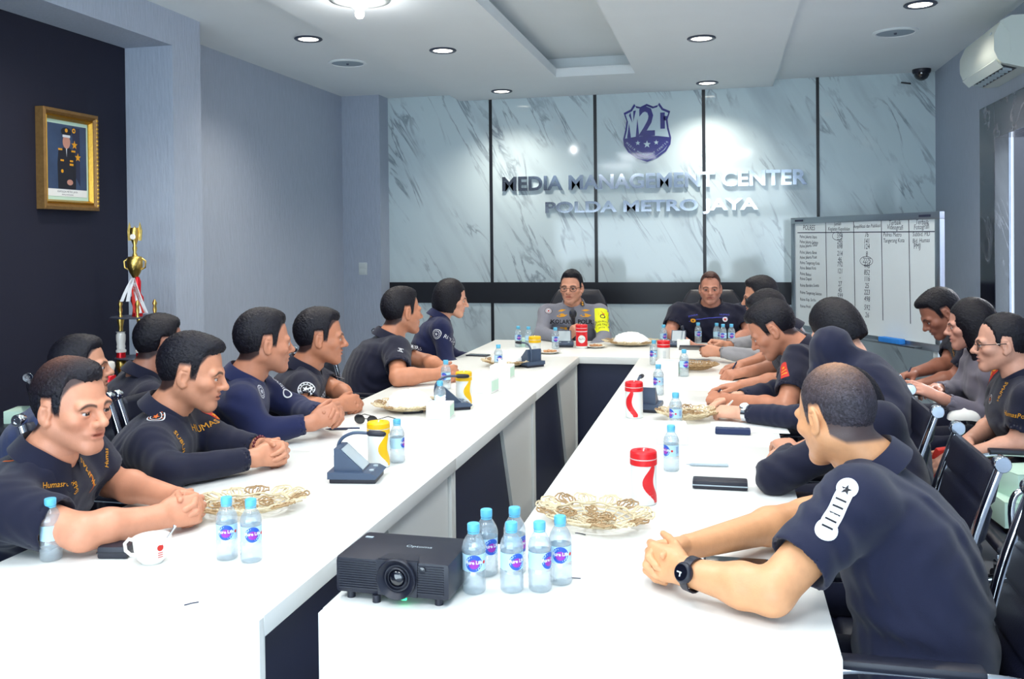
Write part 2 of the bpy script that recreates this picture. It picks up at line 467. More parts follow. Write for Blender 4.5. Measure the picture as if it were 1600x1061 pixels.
# ------------------------------------------------------------------ the room
def struct(name, mb, m, smooth=0.):
    o = mb.build(name, m, None, smooth); o['kind'] = 'structure'; return o
YW = 8.555
struct('floor', MB().bx(-4.4, 4.4, -2.6, 9.2, -.12, 0), M['floor'])
c = MB()
c.bx(-4.4, -2.495, -2.6, 9.0, ZC, 3.15); c.bx(.44, 1.95, -2.6, 9.0, ZC, 3.15)
hx0, hx1, hy0, hy1 = -1.36, -.70, 3.0, 7.53
c.bx(-2.495, hx0, -2.6, 9.0, ZD, 2.955); c.bx(hx1, .44, -2.6, 9.0, ZD, 2.955)
c.bx(hx0, hx1, -2.6, hy0, ZD, 2.955); c.bx(hx0, hx1, hy1, 9.0, ZD, 2.955)
c.bx(-2.495, .44, -2.6, 9.0, 3.06, 3.15)
c.bx(-2.495, hx0-.13, -2.6, 9.0, 2.955, 3.06); c.bx(hx1+.13, .44, -2.6, 9.0, 2.955, 3.06)
c.bx(hx0-.13, hx1+.13, hy1+.13, 9.0, 2.955, 3.06); c.bx(hx0-.13, hx1+.13, -2.6, hy0-.13, 2.955, 3.06)
struct('ceiling', c, M['ceil'])
struct('wall_far', MB().bx(-3.7, 1.95, YW, YW+.2, 0, 3.0), M['marble'])
for i, (gx, gw) in enumerate(((-2.195, .03), (-1.176, .03), (-.173, .03), (.825, .026))):
    struct('trim_%d' % (i+1), MB().bx(gx-gw/2, gx+gw/2, YW-.006, YW+.01, 0, ZC), M['groove'])
struct('trim_5', MB().bx(-3.25, 1.8, YW-.008, YW+.01, .907, 1.11), M['groove'])
struct('trim_6', MB().bx(-3.66, -3.25, 8.32, YW, 0, ZC), M['plaster'])
struct('wall_left', MB().bx(-3.85, -3.64, 5.2, 8.7, 0, 3.0), M['plaster'])
p = MB(); p.bx(-3.85, -3.27, 4.95, 5.255, 0, ZC); p.bx(-3.85, -3.27, -2.6, 4.95, 2.73, ZC)
struct('trim_7', p, M['plaster'])
struct('wall_niche', MB().bx(-3.8, -3.6, -2.6, 4.96, 0, 2.74), M['black_wall'])
r = MB(); r.bx(1.8, 1.95, 6.95, 8.7, 0, 3.0); r.bx(1.8, 1.95, -2.6, 5.1, 0, 3.0); r.bx(1.8, 1.95, 5.1, 6.95, 2.3, 3.0)
struct('wall_right', r, M['plaster'])
w = MB(); w.bx(-3.85, -.4, -2.7, -2.6, 1.95, 3.0); w.bx(1.3, 1.95, -2.7, -2.6, 1.95, 3.0); w.bx(-.4, 1.3, -2.7, -2.6, 2.72, 3.0); w.bx(-.4, 1.3, -2.7, -2.6, 1.95, 2.12)
for xm in (.12, .62, .95): w.bx(xm-.03, xm+.03, -2.68, -2.62, 2.12, 2.72)
struct('wall_near_added', w, M['plaster'])  # unseen header wall with a gap, added to shape reflections in the chrome letters
d = MB()
d.bx(1.775, 1.865, 6.70, 7.06, 0, 2.41, .004); d.bx(1.775, 2.12, 5.0, 5.3, 0, 2.41, .004); d.bx(1.775, 2.12, 5.3, 6.70, 2.17, 2.41, .004)
struct('door_1', d, M['dark_marble'])
struct('wall_corridor', MB().bx(3.6, 3.7, 4.0, 14.0, 0, 3.0).bx(1.95, 3.7, 13.9, 14.0, 0, 3.0), M['pale_wall'])
corr = bpy.data.lights.new('corridor_lamp', 'AREA'); corr.energy = 110; corr.size = .8
co = bpy.data.objects.new('corridor_lamp', corr); COL.objects.link(co); co.location = (2.8, 8.0, 2.9)
struct('door_2', MB().bx(2.262, 3.2, 8.0, 8.05, 0, 2.6), M['groove'])

# ceiling fixtures
def downlight(x, y, z, label):
    t = thing('downlight', label, 'ceiling light', (x, y, z), 0, 'recessed downlights')
    MB().lathe([(.066, .001), (.094, .001), (.098, -.006), (.09, -.012), (.072, -.010), (.066, .001)], n=32, caps=False).build('trim_ring', M['dark_trim'], t)
    MB().lathe([(.0, -.009), (.05, -.009), (.069, -.006), (.069, 0)], n=32, caps=False).build('diffuser', M['lamp_on'], t)
DL = ['round lit downlight in the left side ceiling strip', 'round lit downlight in the right side ceiling near the air conditioner',
      'lit downlight on the left of the dropped ceiling, nearer one', 'lit downlight on the left of the dropped ceiling, closest to the marble wall',
      'lit downlight on the right of the dropped ceiling, nearer one', 'lit downlight on the right of the dropped ceiling, above the shield logo side']
for (x, y, zz), lb in zip(DOWN[:6], DL): downlight(x, y, zz, lb)
for (x, y, zz) in DOWN[6:]: downlight(x, y, zz, 'recessed downlight in the ceiling ahead of the picture frame')
for x, y in PANELS:
    t = thing('ceiling_panel_light', 'rectangular ceiling light panel over the near end of the tables', 'ceiling light', (x, y, ZD), 0, 'ceiling light panels')
    f = MB(); f.bx(-.31, .31, -.6, -.56, -.03, 0); f.bx(-.31, .31, .56, .6, -.03, 0); f.bx(-.31, -.28, -.56, .56, -.03, 0); f.bx(.28, .31, -.56, .56, -.03, 0)
    f.build('panel_frame', M['alu'], t); MB().bx(-.28, .28, -.56, .56, -.02, -.005).build('diffuser', M['panel_on'], t)
for x, y, lb in ((-2.903, 6.763, 'round ceiling speaker in the left side ceiling strip'), (1.177, 6.811, 'round ceiling speaker in the right side ceiling near the camera')):
    t = thing('ceiling_speaker', lb, 'speaker', (x, y, ZC))
    MB().lathe([(.125, 0), (.15, 0), (.152, -.008), (.13, -.012), (.125, -.006)], n=36, caps=False).build('rim', M['ceil'], t)
    MB().lathe([(.0, -.008), (.08, -.008), (.128, -.005)], n=36, caps=False).build('grille', M['speaker'], t)
    MB().lathe([(.0, -.02), (.008, -.018), (.011, -.008)], n=12, caps=False).build('badge', M['dark_trim'], t)
lx, ly, _ = atZ(562, 22, 2.80)
t = thing('ceiling_lamp', 'white funnel shaped ceiling lamp with a glowing tip, left of the ceiling recess', 'ceiling light', (lx, ly, ZD))
MB().lathe([(.0, 0), (.17, 0), (.17, -.006), (.13, -.012), (.075, -.022), (.045, -.04), (.031, -.06), (.026, -.075)], n=36, caps=False).build('lamp_shade', M['white_plastic'], t, PI)
MB().lathe([(.025, -.06), (.027, -.076), (.025, -.09), (.016, -.102), (.0, -.106)], n=24, caps=False).build('glowing_tip', M['lamp_on'], t, PI)
pl = bpy.data.lights.new('tip_lamp', 'POINT'); pl.energy = 3; pl.shadow_soft_size = .03
po = bpy.data.objects.new('tip_lamp', pl); COL.objects.link(po); po.location = (lx, ly, ZD-.14)
# dome camera
t = thing('security_camera', 'small black dome security camera under the ceiling in the right corner', 'camera', (1.66, 8.40, ZC))
MB().lathe([(.0, 0), (.075, 0), (.075, -.02), (.068, -.035)], n=28, caps=False).build('base', M['black_plastic'], t)
MB().lathe([(.062, -.034), (.06, -.055), (.045, -.08), (.02, -.095), (0, -.098)], n=28, caps=False).build('dome', M['lens'], t, PI)
tag(MB().tube([(1.52, YW-.012, 2.86), (1.56, YW-.014, 2.853), (1.60, YW-.012, 2.846)], .007, 6).build('cable_stub', M['groove'], None), 'short black cable end on the marble wall beside the dome camera', 'cable')

# wall sign and emblem
def flat_geo(name, geo, origin, m, parent, ext=0.):
    me = geo_mesh(name, geo); place_mesh(me, origin, (1, 0, 0), (0, 0, 1)); return link(name, me, m, parent)
def sign_line(txt, x0, x1, z, h, label):
    t = thing('wall_lettering', label, 'sign', (x0, YW-.001, z-h/2))
    adv = []
    me = text_mesh(txt, 1, 0, bold=.012)
    xs = [v.co.x for v in me.vertices]; zs = [v.co.y for v in me.vertices]; w, hh = max(xs)-min(xs), max(zs)-min(zs)
    bpy.data.meshes.remove(me)
    me = text_mesh(txt, 1, .08, bold=.03, res=4)
    for v in me.vertices:
        v.co.x *= (x1-x0)/w; v.co.y *= h/hh; v.co.z *= .1
    place_mesh(me, ((x0+x1)/2-x0, -.012, h/2), (1, 0, 0), (0, 0, 1))
    link('letters', me, M['chrome'], t)
    return t
sign_line('MEDIA MANAGEMENT CENTER', -2.085, .716, 2.05, .135, 'raised chrome words MEDIA MANAGEMENT CENTER on the marble wall')
sign_line('POLDA METRO JAYA', -1.664, .292, 1.818, .135, 'raised chrome words POLDA METRO JAYA on the marble wall, lower line')
t = thing('shield_logo', 'royal blue shield emblem with M2C on the marble wall above the lettering', 'sign', (-.69, YW-.002, 2.51))
def shield(k, y):
    S = [(0, .262), (-.06, .235), (-.105, .247), (-.115, .268), (-.15, .215), (-.215, .185), (-.19, .11), (-.20, .03), (-.222, -.06), (-.215, -.12), (-.175, -.185), (-.09, -.245), (0, -.278)]
    P = catmull([(a*k, b*k, 0) for a, b in S], 3)
    # keep the horns sharp
    P = [Vector((a*k, b*k, 0)) for a, b in S]
    out = []
    for i in range(len(P)-1):
        out += [P[i].lerp(P[i+1], j/3) for j in range(3)]
    out.append(P[-1])
    out += [Vector((-q.x, q.y, 0)) for q in out[-2:0:-1]]
    return [(q.x, y, q.y) for q in out]
MB().prism(shield(1.0, 0), (0, -.008, 0)).build('shield_border', M['logo_blue'], t, 0)
MB().prism(shield(.92, -.008), (0, -.002, 0)).build('shield_field', M['logo_pale'], t, 0)
low = [(-.205, -.055), (-.1, -.04), (0, -.035), (.1, -.04), (.205, -.055), (.197, -.115), (.155, -.17), (.083, -.222), (0, -.252), (-.083, -.222), (-.155, -.17), (-.197, -.115)]
MB().prism([(a, -.0102, b) for a, b in low[::-1]], (0, -.0015, 0)).build('lower_field', M['logo_blue'], t, 0)
g2 = text_geo('2', .34, 0, 0, bold=.02); g2 = ([(x*.92, y*1.12+.085, 0) for x, y, z in g2[0]], g2[1])
flat_geo('numeral', g2, (0, -.0125, 0), M['logo_blue'], t)
ms = [([(-.165, .16, 0), (-.15, .19, 0), (-.135, .09, 0)], [(0, 1, 2)]), ([(-.125, .2, 0), (-.1, .205, 0), (-.125, .10, 0)], [(0, 1, 2)]), ([(-.185, -.05, 0), (-.165, .09, 0), (-.148, -.05, 0)], [(0, 1, 2)]), ([(-.105, -.05, 0), (-.087, .13, 0), (-.07, -.05, 0)], [(0, 1, 2)]),
      rect_geo(.042, .15, .145, .10), rect_geo(.03, .04, .172, .12)]
flat_geo('letter_strokes', join_geo(ms[:4]), (0, -.0125, 0), M['logo_blue'], t); flat_geo('letter_opening', join_geo(ms[4:]), (0, -.0125, 0), M['logo_blue'], t)
flat_geo('stars', join_geo([star_geo(.036, 0, -.115), star_geo(.024, -.085, -.10), star_geo(.024, .085, -.10)]), (0, -.0128, 0), M['logo_pale'], t)
words = []
txt = 'MEDIA MANAGEMENT CENTER'
for i, chh in enumerate(txt):
    if chh == ' ': continue
    u = (i/(len(txt)-1)-.5)*2
    x = u*.185; y = -.215+.115*abs(u)**1.6; a = math.atan(1.6*.115*abs(u)**.6/.185)*(1 if u > 0 else -1)
    v, tt = text_geo(chh, .026)
    words.append(([(x+p*math.cos(a)-q*math.sin(a), y+p*math.sin(a)+q*math.cos(a), 0) for p, q, z in v], tt))
flat_geo('small_letters', join_geo(words), (0, -.0128, 0), M['logo_pale'], t)

# light switch on the column
t = thing('light_switch', 'pale light switch plate on the grey column left of the marble', 'switch', (-3.437, 8.318, 1.253))
MB().box((0, 0, 0), (.085, .012, .12), bev=.004).build('plate', M['white_edge'], t)
for dz in (-.028, .028): MB().box((0, -.009, dz), (.06, .006, .045), bev=.002).build('rocker', M['white_edge'], t)

# wall picture
pc = [atX(x, y, -3.598) for x, y in ((55, 165), (142, 183), (142, 330), (55, 326))]
py0, py1 = pc[0][1], pc[1][1]; pz0, pz1 = 1.705, 2.27
pz1 = (pc[0][2]+pc[1][2])/2; pz0 = (pc[2][2]+pc[3][2])/2
t = thing('framed_portrait', 'gold framed portrait of a uniformed officer hanging on the black wall', 'picture', (-3.6, (py0+py1)/2, (pz0+pz1)/2))
hw, hh = (py1-py0)/2, (pz1-pz0)/2
def frame_ring(a0, a1, x0, x1, name, m):
    b = MB()
    o = [(-a0[0], -a0[1]), (a0[0], -a0[1]), (a0[0], a0[1]), (-a0[0], a0[1])]; i = [(-a1[0], -a1[1]), (a1[0], -a1[1]), (a1[0], a1[1]), (-a1[0], a1[1])]
    rings = [[(0, p, q) for p, q in o], [(x0, p, q) for p, q in o], [(x1, p*.5+r*.5, q*.5+s*.5) for (p, q), (r, s) in zip(o, i)], [(x0*.6, p, q) for p, q in i], [(0, p, q) for p, q in i]]
    b.ring_surface(rings, True, False); return b.build(name, m, t, 0)
frame_ring((hw, hh), (hw-.03, hh-.034), .05, .055, 'outer_frame', M['wood_gold'])
frame_ring((hw-.028, hh-.032), (hw-.048, hh-.055), .035, .042, 'inner_frame', M['gold'])
MB().bx(0, .014, -hw+.046, hw-.046, -hh+.052, hh-.052).build('mat_board', M['mint'], t)
pw, ph = hw-.062, hh-.075
navy = mat('portrait backdrop', (52, 72, 104), .5, var=.4, scale=9); tunic = mat('portrait tunic', (22, 24, 36), .6); face = mat('portrait face', (196, 140, 122), .6)
pt = MB().bx(.0142, .0155, -pw, pw, -ph, ph).build('portrait_print', navy, t)
def pgeo(name, geos, m, lift):
    me = geo_mesh(name, join_geo(geos)); place_mesh(me, (.0157+lift, 0, 0), (0, 1, 0), (0, 0, 1)); return link(name, me, m, pt)
S = ph
def bl(P): return ([(x*S, y*S, 0) for x, y in P], [tuple(range(len(P)))])
pgeo('caption_strip', [rect_geo(2*pw, .2*S, 0, -.9*S)], M['paper'], .0001)
pgeo('caption', [text_geo('KAPOLDA METRO JAYA', .075*S, 0, -.87*S), text_geo('KEPALA KEPOLISIAN', .05*S, 0, -.95*S)], M['ink'], .0004)
pgeo('flag', [bl([(.2, .95), (.52, .95), (.52, -.7), (.3, -.4)])], M['ink'], .0002)
pgeo('figure', [bl([(-.36, -.79), (-.38, -.1), (-.34, .26), (-.12, .36), (.1, .36), (.32, .26), (.36, -.1), (.34, -.79)]), disc_geo(.2*S, 0, -.02*S, .80*S, sx=1.05, sy=.62)], tunic, .0004)
pgeo('face', [disc_geo(.15*S, 0, -.02*S, .52*S, sy=1.25), disc_geo(.1*S, 0, .1*S, -.6*S, sx=1.2, sy=.8)], face, .0007)
pgeo('cap_band', [rect_geo(.3*S, .07*S, -.02*S, .68*S), bl([(-.045, .34), (.0, .34), (-.02, .1)])], M['white_emb'], .0009)
pgeo('insignia', [disc_geo(.055*S, 0, -.02*S, .84*S), rect_geo(.16*S, .05*S, -.27*S, .3*S), rect_geo(.16*S, .05*S, .25*S, .28*S), star_geo(.13*S, .3*S, .46*S), star_geo(.13*S, .43*S, .12*S), disc_geo(.07*S, .03*S, .28*S, .86*S), disc_geo(.05*S, 0, -.2*S, -.3*S), rect_geo(.13*S, .05*S, .17*S, .0), rect_geo(.13*S, .05*S, -.2*S, .0), rect_geo(.15*S, .06*S, .17*S, -.1*S)], M['gold_emb'], .001)
b = MB()
for i in range(22):
    z = -hh+.03+i*(2*hh-.06)/21; b.lathe([(0, .007), (.006, .005), (.009, 0)], (0, 0, 0), 6, mtx=Matrix.Translation((.052, hw-.012, z)) @ Matrix.Rotation(PI/2, 4, 'Y'))
b.build('carved_beading', M['gold'], t)

# air conditioner
t = thing('air_conditioner', 'white split air conditioner on the right wall under the ceiling', 'air conditioner', (1.8, 6.30, 2.66))
prof = [(0, .15), (-.14, .15), (-.20, .12), (-.235, .04), (-.235, -.05), (-.215, -.10), (-.19, -.125), (-.08, -.155), (0, -.15)]
AL = .40
MB().prism([(a, -AL, b) for a, b in prof], (0, 2*AL, 0)).build('shell', M['ac_white'], t, .5)
MB().prism([(a, -AL-.004, b) for a, b in [(0, .152), (-.142, .152), (-.203, .122), (-.15, .04), (-.145, -.06), (-.17, -.13), (-.08, -.157), (0, -.152)]], (0, .004, 0)).build('end_cover', M['ac_white'], t, .3)
dr = Vector((-.08+.19, 0, -.155+.125)).normalized()
MB().prism([(-.185, -AL+.05, -.128), (-.10, -AL+.05, -.1515), (-.10, -AL+.05, -.153), (-.185, -AL+.05, -.131)], (0, 2*AL-.1, 0)).build('outlet', M['black_plastic'], t, 0)
MB().prism([(-.225, -AL+.02, -.105), (-.185, -AL+.02, -.150), (-.180, -AL+.02, -.147), (-.222, -AL+.02, -.100)], (0, 2*AL-.04, 0)).build('flap', M['ac_white'], t, 0)
for i in range(9):
    y = -AL+.09+i*(2*AL-.18)/8
    MB().box((-.14, y, -.15), (.05, .006, .02)).build('vane', M['silver_plastic'], t)
MB().box((-.236, -AL+.06, .06), (.004, .03, .012)).build('badge', M['silver_plastic'], t)
for y in (6.63, 6.42):
    tag(MB().tube([(1.79, y, 2.36), (1.788, y, 2.2)], .012, 8).build('conduit', M['plaster'] if y < 6.5 else M['groove'], None), 'thin pipe on the right wall below the air conditioner, '+('farther one' if y > 6.5 else 'nearer one'), 'pipe')
# ------------------------------------------------------------------ tables
TOP = .75
def desk(label, x0, x1, y0, y1, panel, seg=None, ends=True, group=None, tri=1):
    t = thing('conference_table', label, 'table', ((x0+x1)/2, (y0+y1)/2, 0), 0, group)
    cx, cy = (x0+x1)/2, (y0+y1)/2
    a, b, c, d = x0-cx, x1-cx, y0-cy, y1-cy
    MB().bx(a, b, c, d, TOP-.045, TOP, .002).build('tabletop', M['white_lam'], t)
    g = .003
    if panel in ('+x', '-x'):
        px = b-.05 if panel == '+x' else a+.05; sg = 1 if panel == '+x' else -1
        MB().bx(px-.009, px+.009, c+.02, d-.02, .02, TOP-.046).build('modesty_panel', M['navy_lam'], t)
        w = d-c
        y_a, y_b, y_c = c+.52*w, c+.72*w, d-.03        # slanted white board on the far half
        o = [(px+sg*.010, y_a+.03*w, TOP-.046), (px+sg*.010, y_c, TOP-.046), (px+sg*.010, y_c, .02), (px+sg*.010, y_b+.06*w, .02)]
        MB().prism(o, (sg*.016, 0, 0)).build('slanted_panel', M['white_lam'], t)
        for yy in (c+.012, d-.012): MB().bx(a+.02, b-.012, yy-.0115, yy+.0115, 0, TOP-.046).build('end_panel', M['white_lam'], t)
    else:
        py = c+.06 if panel == '-y' else d-.06
        MB().bx(a+.02, b-.02, py-.009, py+.009, .02, TOP-.046).build('modesty_panel', M['navy_lam'] if panel == '-y' else M['white_lam'], t)
        for xx in (a+.012, b-.012): MB().bx(xx-.0115, xx+.0115, c+.012, d-.02, 0, TOP-.046).build('end_panel', M['white_lam'], t)
    MB().box((0, 0, TOP-.075), (.05, .05, .04)).build('bracket', M['alu'], t)
    return t
LX0, LX1, RX0, RX1 = -1.722, -.93, -.535, .205
ly = [1.70, 3.085, 4.50, 5.89]
nm = ['nearest section of the long white table on the left', 'middle section of the long white table on the left', 'far section of the long white table on the left']
for i in range(3): desk(nm[i], LX0, LX1, ly[i]+.001, ly[i+1]-.001, '+x', group='white conference tables')
# near end board of the left table
e = thing('table_end_board', 'white end board closing the near end of the left table', 'table panel', ((LX0+LX1)/2, 1.69, 0))
MB().bx(-.396+.0, .396, -.010, .008, 0, TOP-.002).build('board', M['white_lam'], e)
desk('narrow white table closing the near end, under the projector', -.828, RX1, 1.76, 2.225, '+y', group='white conference tables')
e = thing('table_end_board', 'white end board closing the near end of the right table', 'table panel', (-.31, 1.75, 0))
MB().bx(-.518, .515, -.010, .008, 0, TOP-.002).build('board', M['white_lam'], e)
ry = [2.227, 3.45, 4.67, 5.89]
nm = ['nearest section of the long white table on the right', 'middle section of the long white table on the right', 'far section of the long white table on the right']
for i in range(3): desk(nm[i], RX0, RX1, ry[i]+.001, ry[i+1]-.001, '-x', group='white conference tables')
desk('white head table across the far end in front of the marble wall', LX0, .36, 5.892, 6.80, '-y', group='white conference tables')
# ------------------------------------------------------------------ people
def vcol_mat(name, rough, bump, bscale, spec=.4, mott=.12):
    m = bpy.data.materials.new(name); m.use_nodes = True
    nt = m.node_tree; N = nt.nodes; L = nt.links; b = N['Principled BSDF']
    at = N.new('ShaderNodeAttribute'); at.attribute_name = 'tone'
    tc = N.new('ShaderNodeTexCoord')
    no = N.new('ShaderNodeTexNoise'); no.inputs['Scale'].default_value = 45; no.inputs['Detail'].default_value = 4; L.new(tc.outputs['Object'], no.inputs['Vector'])
    mr = N.new('ShaderNodeMapRange'); mr.inputs['To Min'].default_value = 1-mott; mr.inputs['To Max'].default_value = 1+mott; L.new(no.outputs[0], mr.inputs['Value'])
    vm = N.new('ShaderNodeVectorMath'); vm.operation = 'SCALE'; L.new(at.outputs['Color'], vm.inputs[0]); L.new(mr.outputs[0], vm.inputs['Scale'])
    L.new(vm.outputs[0], b.inputs['Base Color']); b.inputs['Roughness'].default_value = rough; b.inputs['Specular IOR Level'].default_value = spec
    n2 = N.new('ShaderNodeTexNoise'); n2.inputs['Scale'].default_value = bscale; L.new(tc.outputs['Object'], n2.inputs['Vector'])
    bp = N.new('ShaderNodeBump'); bp.inputs['Strength'].default_value = bump; bp.inputs['Distance'].default_value = .003; L.new(n2.outputs[0], bp.inputs['Height']); L.new(bp.outputs[0], b.inputs['Normal'])
    return m
M['skin'] = vcol_mat('skin', .42, .12, 320)
M['hair'] = vcol_mat('hair', .46, .6, 420, .3, .35)
M['sclera'] = mat('eye white', (178, 168, 164), .15, var=.02)
M['iris'] = mat('dark brown iris', (24, 16, 14), .08, var=.1)
def cloth(name, rgb, var=.1): return mat(name, rgb, .78, var=var, scale=14, bump=.35, bscale=900, spec=.25, sheen=.15)
M['cloth_black'] = cloth('black shirt cloth', (15, 18, 42)); M['cloth_char'] = cloth('washed black shirt cloth', (25, 29, 54)); M['cloth_navy'] = cloth('navy shirt cloth', (22, 30, 70))
M['cloth_grey'] = cloth('grey uniform cloth', (128, 130, 142)); M['cloth_lgrey'] = cloth('light grey shirt cloth', (152, 152, 158)); M['cloth_grey2'] = cloth('mid grey shirt cloth', (112, 108, 122)); M['cloth_blue'] = cloth('slate blue shirt cloth', (44, 56, 92))
M['trousers'] = cloth('dark trouser cloth', (20, 25, 50)); M['shoe'] = mat('black shoe leather', (18, 18, 24), .3)
M['frame_dark'] = mat('dark eyeglass frame', (34, 30, 36), .25); M['veil'] = cloth('black head scarf cloth', (18, 19, 32))
nz = lambda v: np.array(v, float)/np.linalg.norm(v)
def sstep(a, b, x):
    t = np.clip((x-a)/(b-a), 0, 1); return t*t*(3-2*t)
def hand(Fd, Wp, d, n, side, mode, s=1.):
    """five separate fingers on a palm; side +1 = right hand. returns nothing, adds volumes"""
    d = nz(d); n = nz(n-np.dot(n, d)*d); t = np.cross(d, n)*side
    Wp = np.array(Wp, float)
    offs = [.027, .009, -.010, -.027]; base_u = [.088, .091, .087, .080]; lens = [(.040, .026, .022), (.044, .029, .023), (.041, .027, .022), (.032, .021, .019)]
    curl = {'clasp': [(38, 58, 30), (42, 60, 30), (45, 62, 32), (48, 62, 32)], 'rest': [(12, 22, 14), (14, 26, 16), (17, 28, 16), (20, 30, 18)],
            'pen': [(42, 40, 18), (50, 50, 22), (58, 62, 30), (62, 66, 34)], 'grip': [(62, 80, 45), (66, 84, 46), (70, 84, 46), (74, 84, 46)],
            'flat': [(4, 8, 5), (4, 8, 5), (5, 9, 6), (8, 10, 8)], 'fist': [(70, 85, 50)]*4}[mode]
    for i in range(4):
        b0 = Wp+(d*base_u[i]+t*offs[i])*s
        Fd.cone(Wp+(d*.012+t*offs[i]*.6)*s, b0, .0145*s, .0115*s, .012*s)
    Fd.ell(Wp+(d*.048)*s, [d, t, n], [.050*s, .036*s, .015*s], .012*s)
    Fd.ell(Wp+(d*.036+t*.024+n*.010)*s, [d, t, n], [.034*s, .017*s, .016*s], .012*s)
    splay = {'flat': 7, 'rest': 4}.get(mode, 1)
    for i in range(4):
        p = Wp+(d*base_u[i]+t*offs[i])*s; a = 0
        sp = math.radians(splay*(1.5-i)); d0 = d*math.cos(sp)+t*math.sin(sp)
        rr = [.0098, .0086, .0078]; rr = [r*(.86 if i == 3 else 1) for r in rr]
        for j in range(3):
            a += math.radians(curl[i][j]); dd = d0*math.cos(a)+n*math.sin(a)
            q = p+dd*lens[i][j]*s
            Fd.cone(p, q, rr[j]*s, (rr[j]-.0007)*s, .0035*s); p = q
    th = {'clasp': (.75, .45, .45), 'rest': (.80, .58, .25), 'pen': (.75, .30, .62), 'grip': (.55, .25, .80), 'flat': (.70, .70, .12), 'fist': (.6, .1, .85)}[mode]
    p0 = Wp+(d*.018+t*.022+n*.006)*s; v = nz(d*th[0]+t*th[1]+n*th[2]); p1 = p0+v*.046*s
    v2 = nz(v*.85+d*.35-t*.15); p2 = p1+v2*.034*s; v3 = nz(v2+d*.25); p3 = p2+v3*.026*s
    Fd.cone(p0, p1, .0155*s, .0115*s, .010*s); Fd.cone(p1, p2, .0108*s, .0098*s, .003*s); Fd.cone(p2, p3, .0098*s, .0078*s, .003*s)
    return p3
def bbox(pts, m): P = np.array(pts); return P.min(0)-m, P.max(0)+m
HL_F = [-.13, -.06, -.034, -.026, .010, .014, .030, .036, .05, .075, .11]
HL_U = [-.075, -.068, -.045, .028, .030, -.014, -.014, .036, .062, .080, .088]
class Person: pass
REST = {}
def person(label, hp, hy, hp_pitch=0, roll=0, hs=1.0, ty=None, nb=None, pelvis=None, sw=.185, R=None, Lh=None, sleeve='short', shirt='cloth_black', skin=(196, 138, 108), hair='short', hcol=(14, 13, 24), bulk=1.0, glasses=False, mustache=0., fine=1., thin=0., rec=0.0, legs=True, female=False, slump=.03, collar=True, hl_shift=0., watch=None, group=None, mouth_open=0., soft=0., brow=1., knee=None):
    P = Person(); P.decals = []
    hp = np.array(hp, float)
    y, p = math.radians(hy), math.radians(hp_pitch)
    F = np.array([math.cos(y)*math.cos(p), math.sin(y)*math.cos(p), -math.sin(p)]); L0 = np.array([-math.sin(y), math.cos(y), 0.]); U0 = np.cross(F, L0)
    r = math.radians(roll); Lf = L0*math.cos(r)+U0*math.sin(r); U = -L0*math.sin(r)+U0*math.cos(r)
    hl = lambda f, l, u: hp+hs*(f*F+l*Lf+u*U)
    ty = math.radians(ty if ty is not None else hy)
    TF = np.array([math.cos(ty), math.sin(ty), 0.]); TL = np.array([-math.sin(ty), math.cos(ty), 0.])
    nb = hp-TF*(.062+.0016*max(hp_pitch, 0))*hs-np.array([0, 0, (.143-.0012*max(hp_pitch, 0))*hs]) if nb is None else np.array(nb, float)
    pelvis = np.array(pelvis if pelvis is not None else nb-TF*.16-np.array([0, 0, nb[2]-.53]), float)
    S = nz(nb-pelvis); TL = nz(TL-np.dot(TL, S)*S); TF2 = np.cross(TL, S); H = np.linalg.norm(nb-pelvis)
    shR = nb-TL*sw*bulk**.5-S*.055+TF2*.015; shL = nb+TL*sw*bulk**.5-S*.055+TF2*.015
    root = thing('person', label, 'person', (pelvis[0], pelvis[1], 0), 0, group); inv = Matrix.Translation((-pelvis[0], -pelvis[1], 0))
    def child(name, V, Q, m, col=None, par=None):
        me = np_mesh(name, V-np.array([pelvis[0], pelvis[1], 0]), Q, col); return link(name, me, m, par or root)
    def mbchild(name, mb, m, smooth=.8, par=None):
        me = mb.mesh(name, smooth); me.transform(inv); return link(name, me, m, par or root)
    P.root = root; P.inv = inv; P.nb = nb; P.F, P.L, P.U, P.hp, P.hs, P.TF, P.TL, P.S, P.hl = F, Lf, U, hp, hs, TF2, TL, S, hl
    sk = np.array(lin(skin))
    # ---- head and neck
    g = .0032*fine
    lo, hi = bbox([hl(.13, .1, .15), hl(-.13, -.1, -.12), hl(.13, -.1, -.12), hl(-.13, .1, .15), nb], .05)
    Fd = Field(lo, hi, g); ax = [F, Lf, U]; s = hs
    jw = .93 if female else 1.0
    Fd.ell(hl(-.012, 0, .032), ax, [.098*s, .0765*s, .094*s], .0)
    Fd.ell(hl(.034, 0, -.028), ax, [.058*s, .059*s*jw, .076*s], .03*s)
    for e in (1, -1):
        Fd.cone(hl(-.004, e*.052*jw, -.046), hl(.068, e*.014, -.093), .023*s, .018*s, .028*s)
        Fd.ell(hl(.058, e*.047, -.020), ax, [.025*s, .020*s, .019*s], .02*s)
        Fd.cone(hl(.078, e*.044, .016), hl(.089, e*.012, .014), .0115*s, .0105*s, .014*s)
    Fd.cone(hl(.077, -.009, -.094), hl(.077, .009, -.094), .0170*s, None, .018*s)
    for e in (1, -1):
        Fd.ell(hl(.098, e*.0325, -.002), ax, [.021*s, .019*s, .0145*s], .012*s, 's')
    Fd.cone(hl(.089, 0, .010), hl(.110, 0, -.024), .0085*s, .0105*s, .010*s)
    Fd.ell(hl(.112, 0, -.028), ax, [.0125*s, .0125*s, .0110*s], .007*s)
    for e in (1, -1): Fd.ell(hl(.097, e*.0135, -.032), ax, [.0115*s, .0085*s, .0085*s], .006*s)
    for e in (1, -1): Fd.ell(hl(.102, e*.0075, -.0405), ax, [.005*s, .0035*s, .003*s], .002*s, 's')
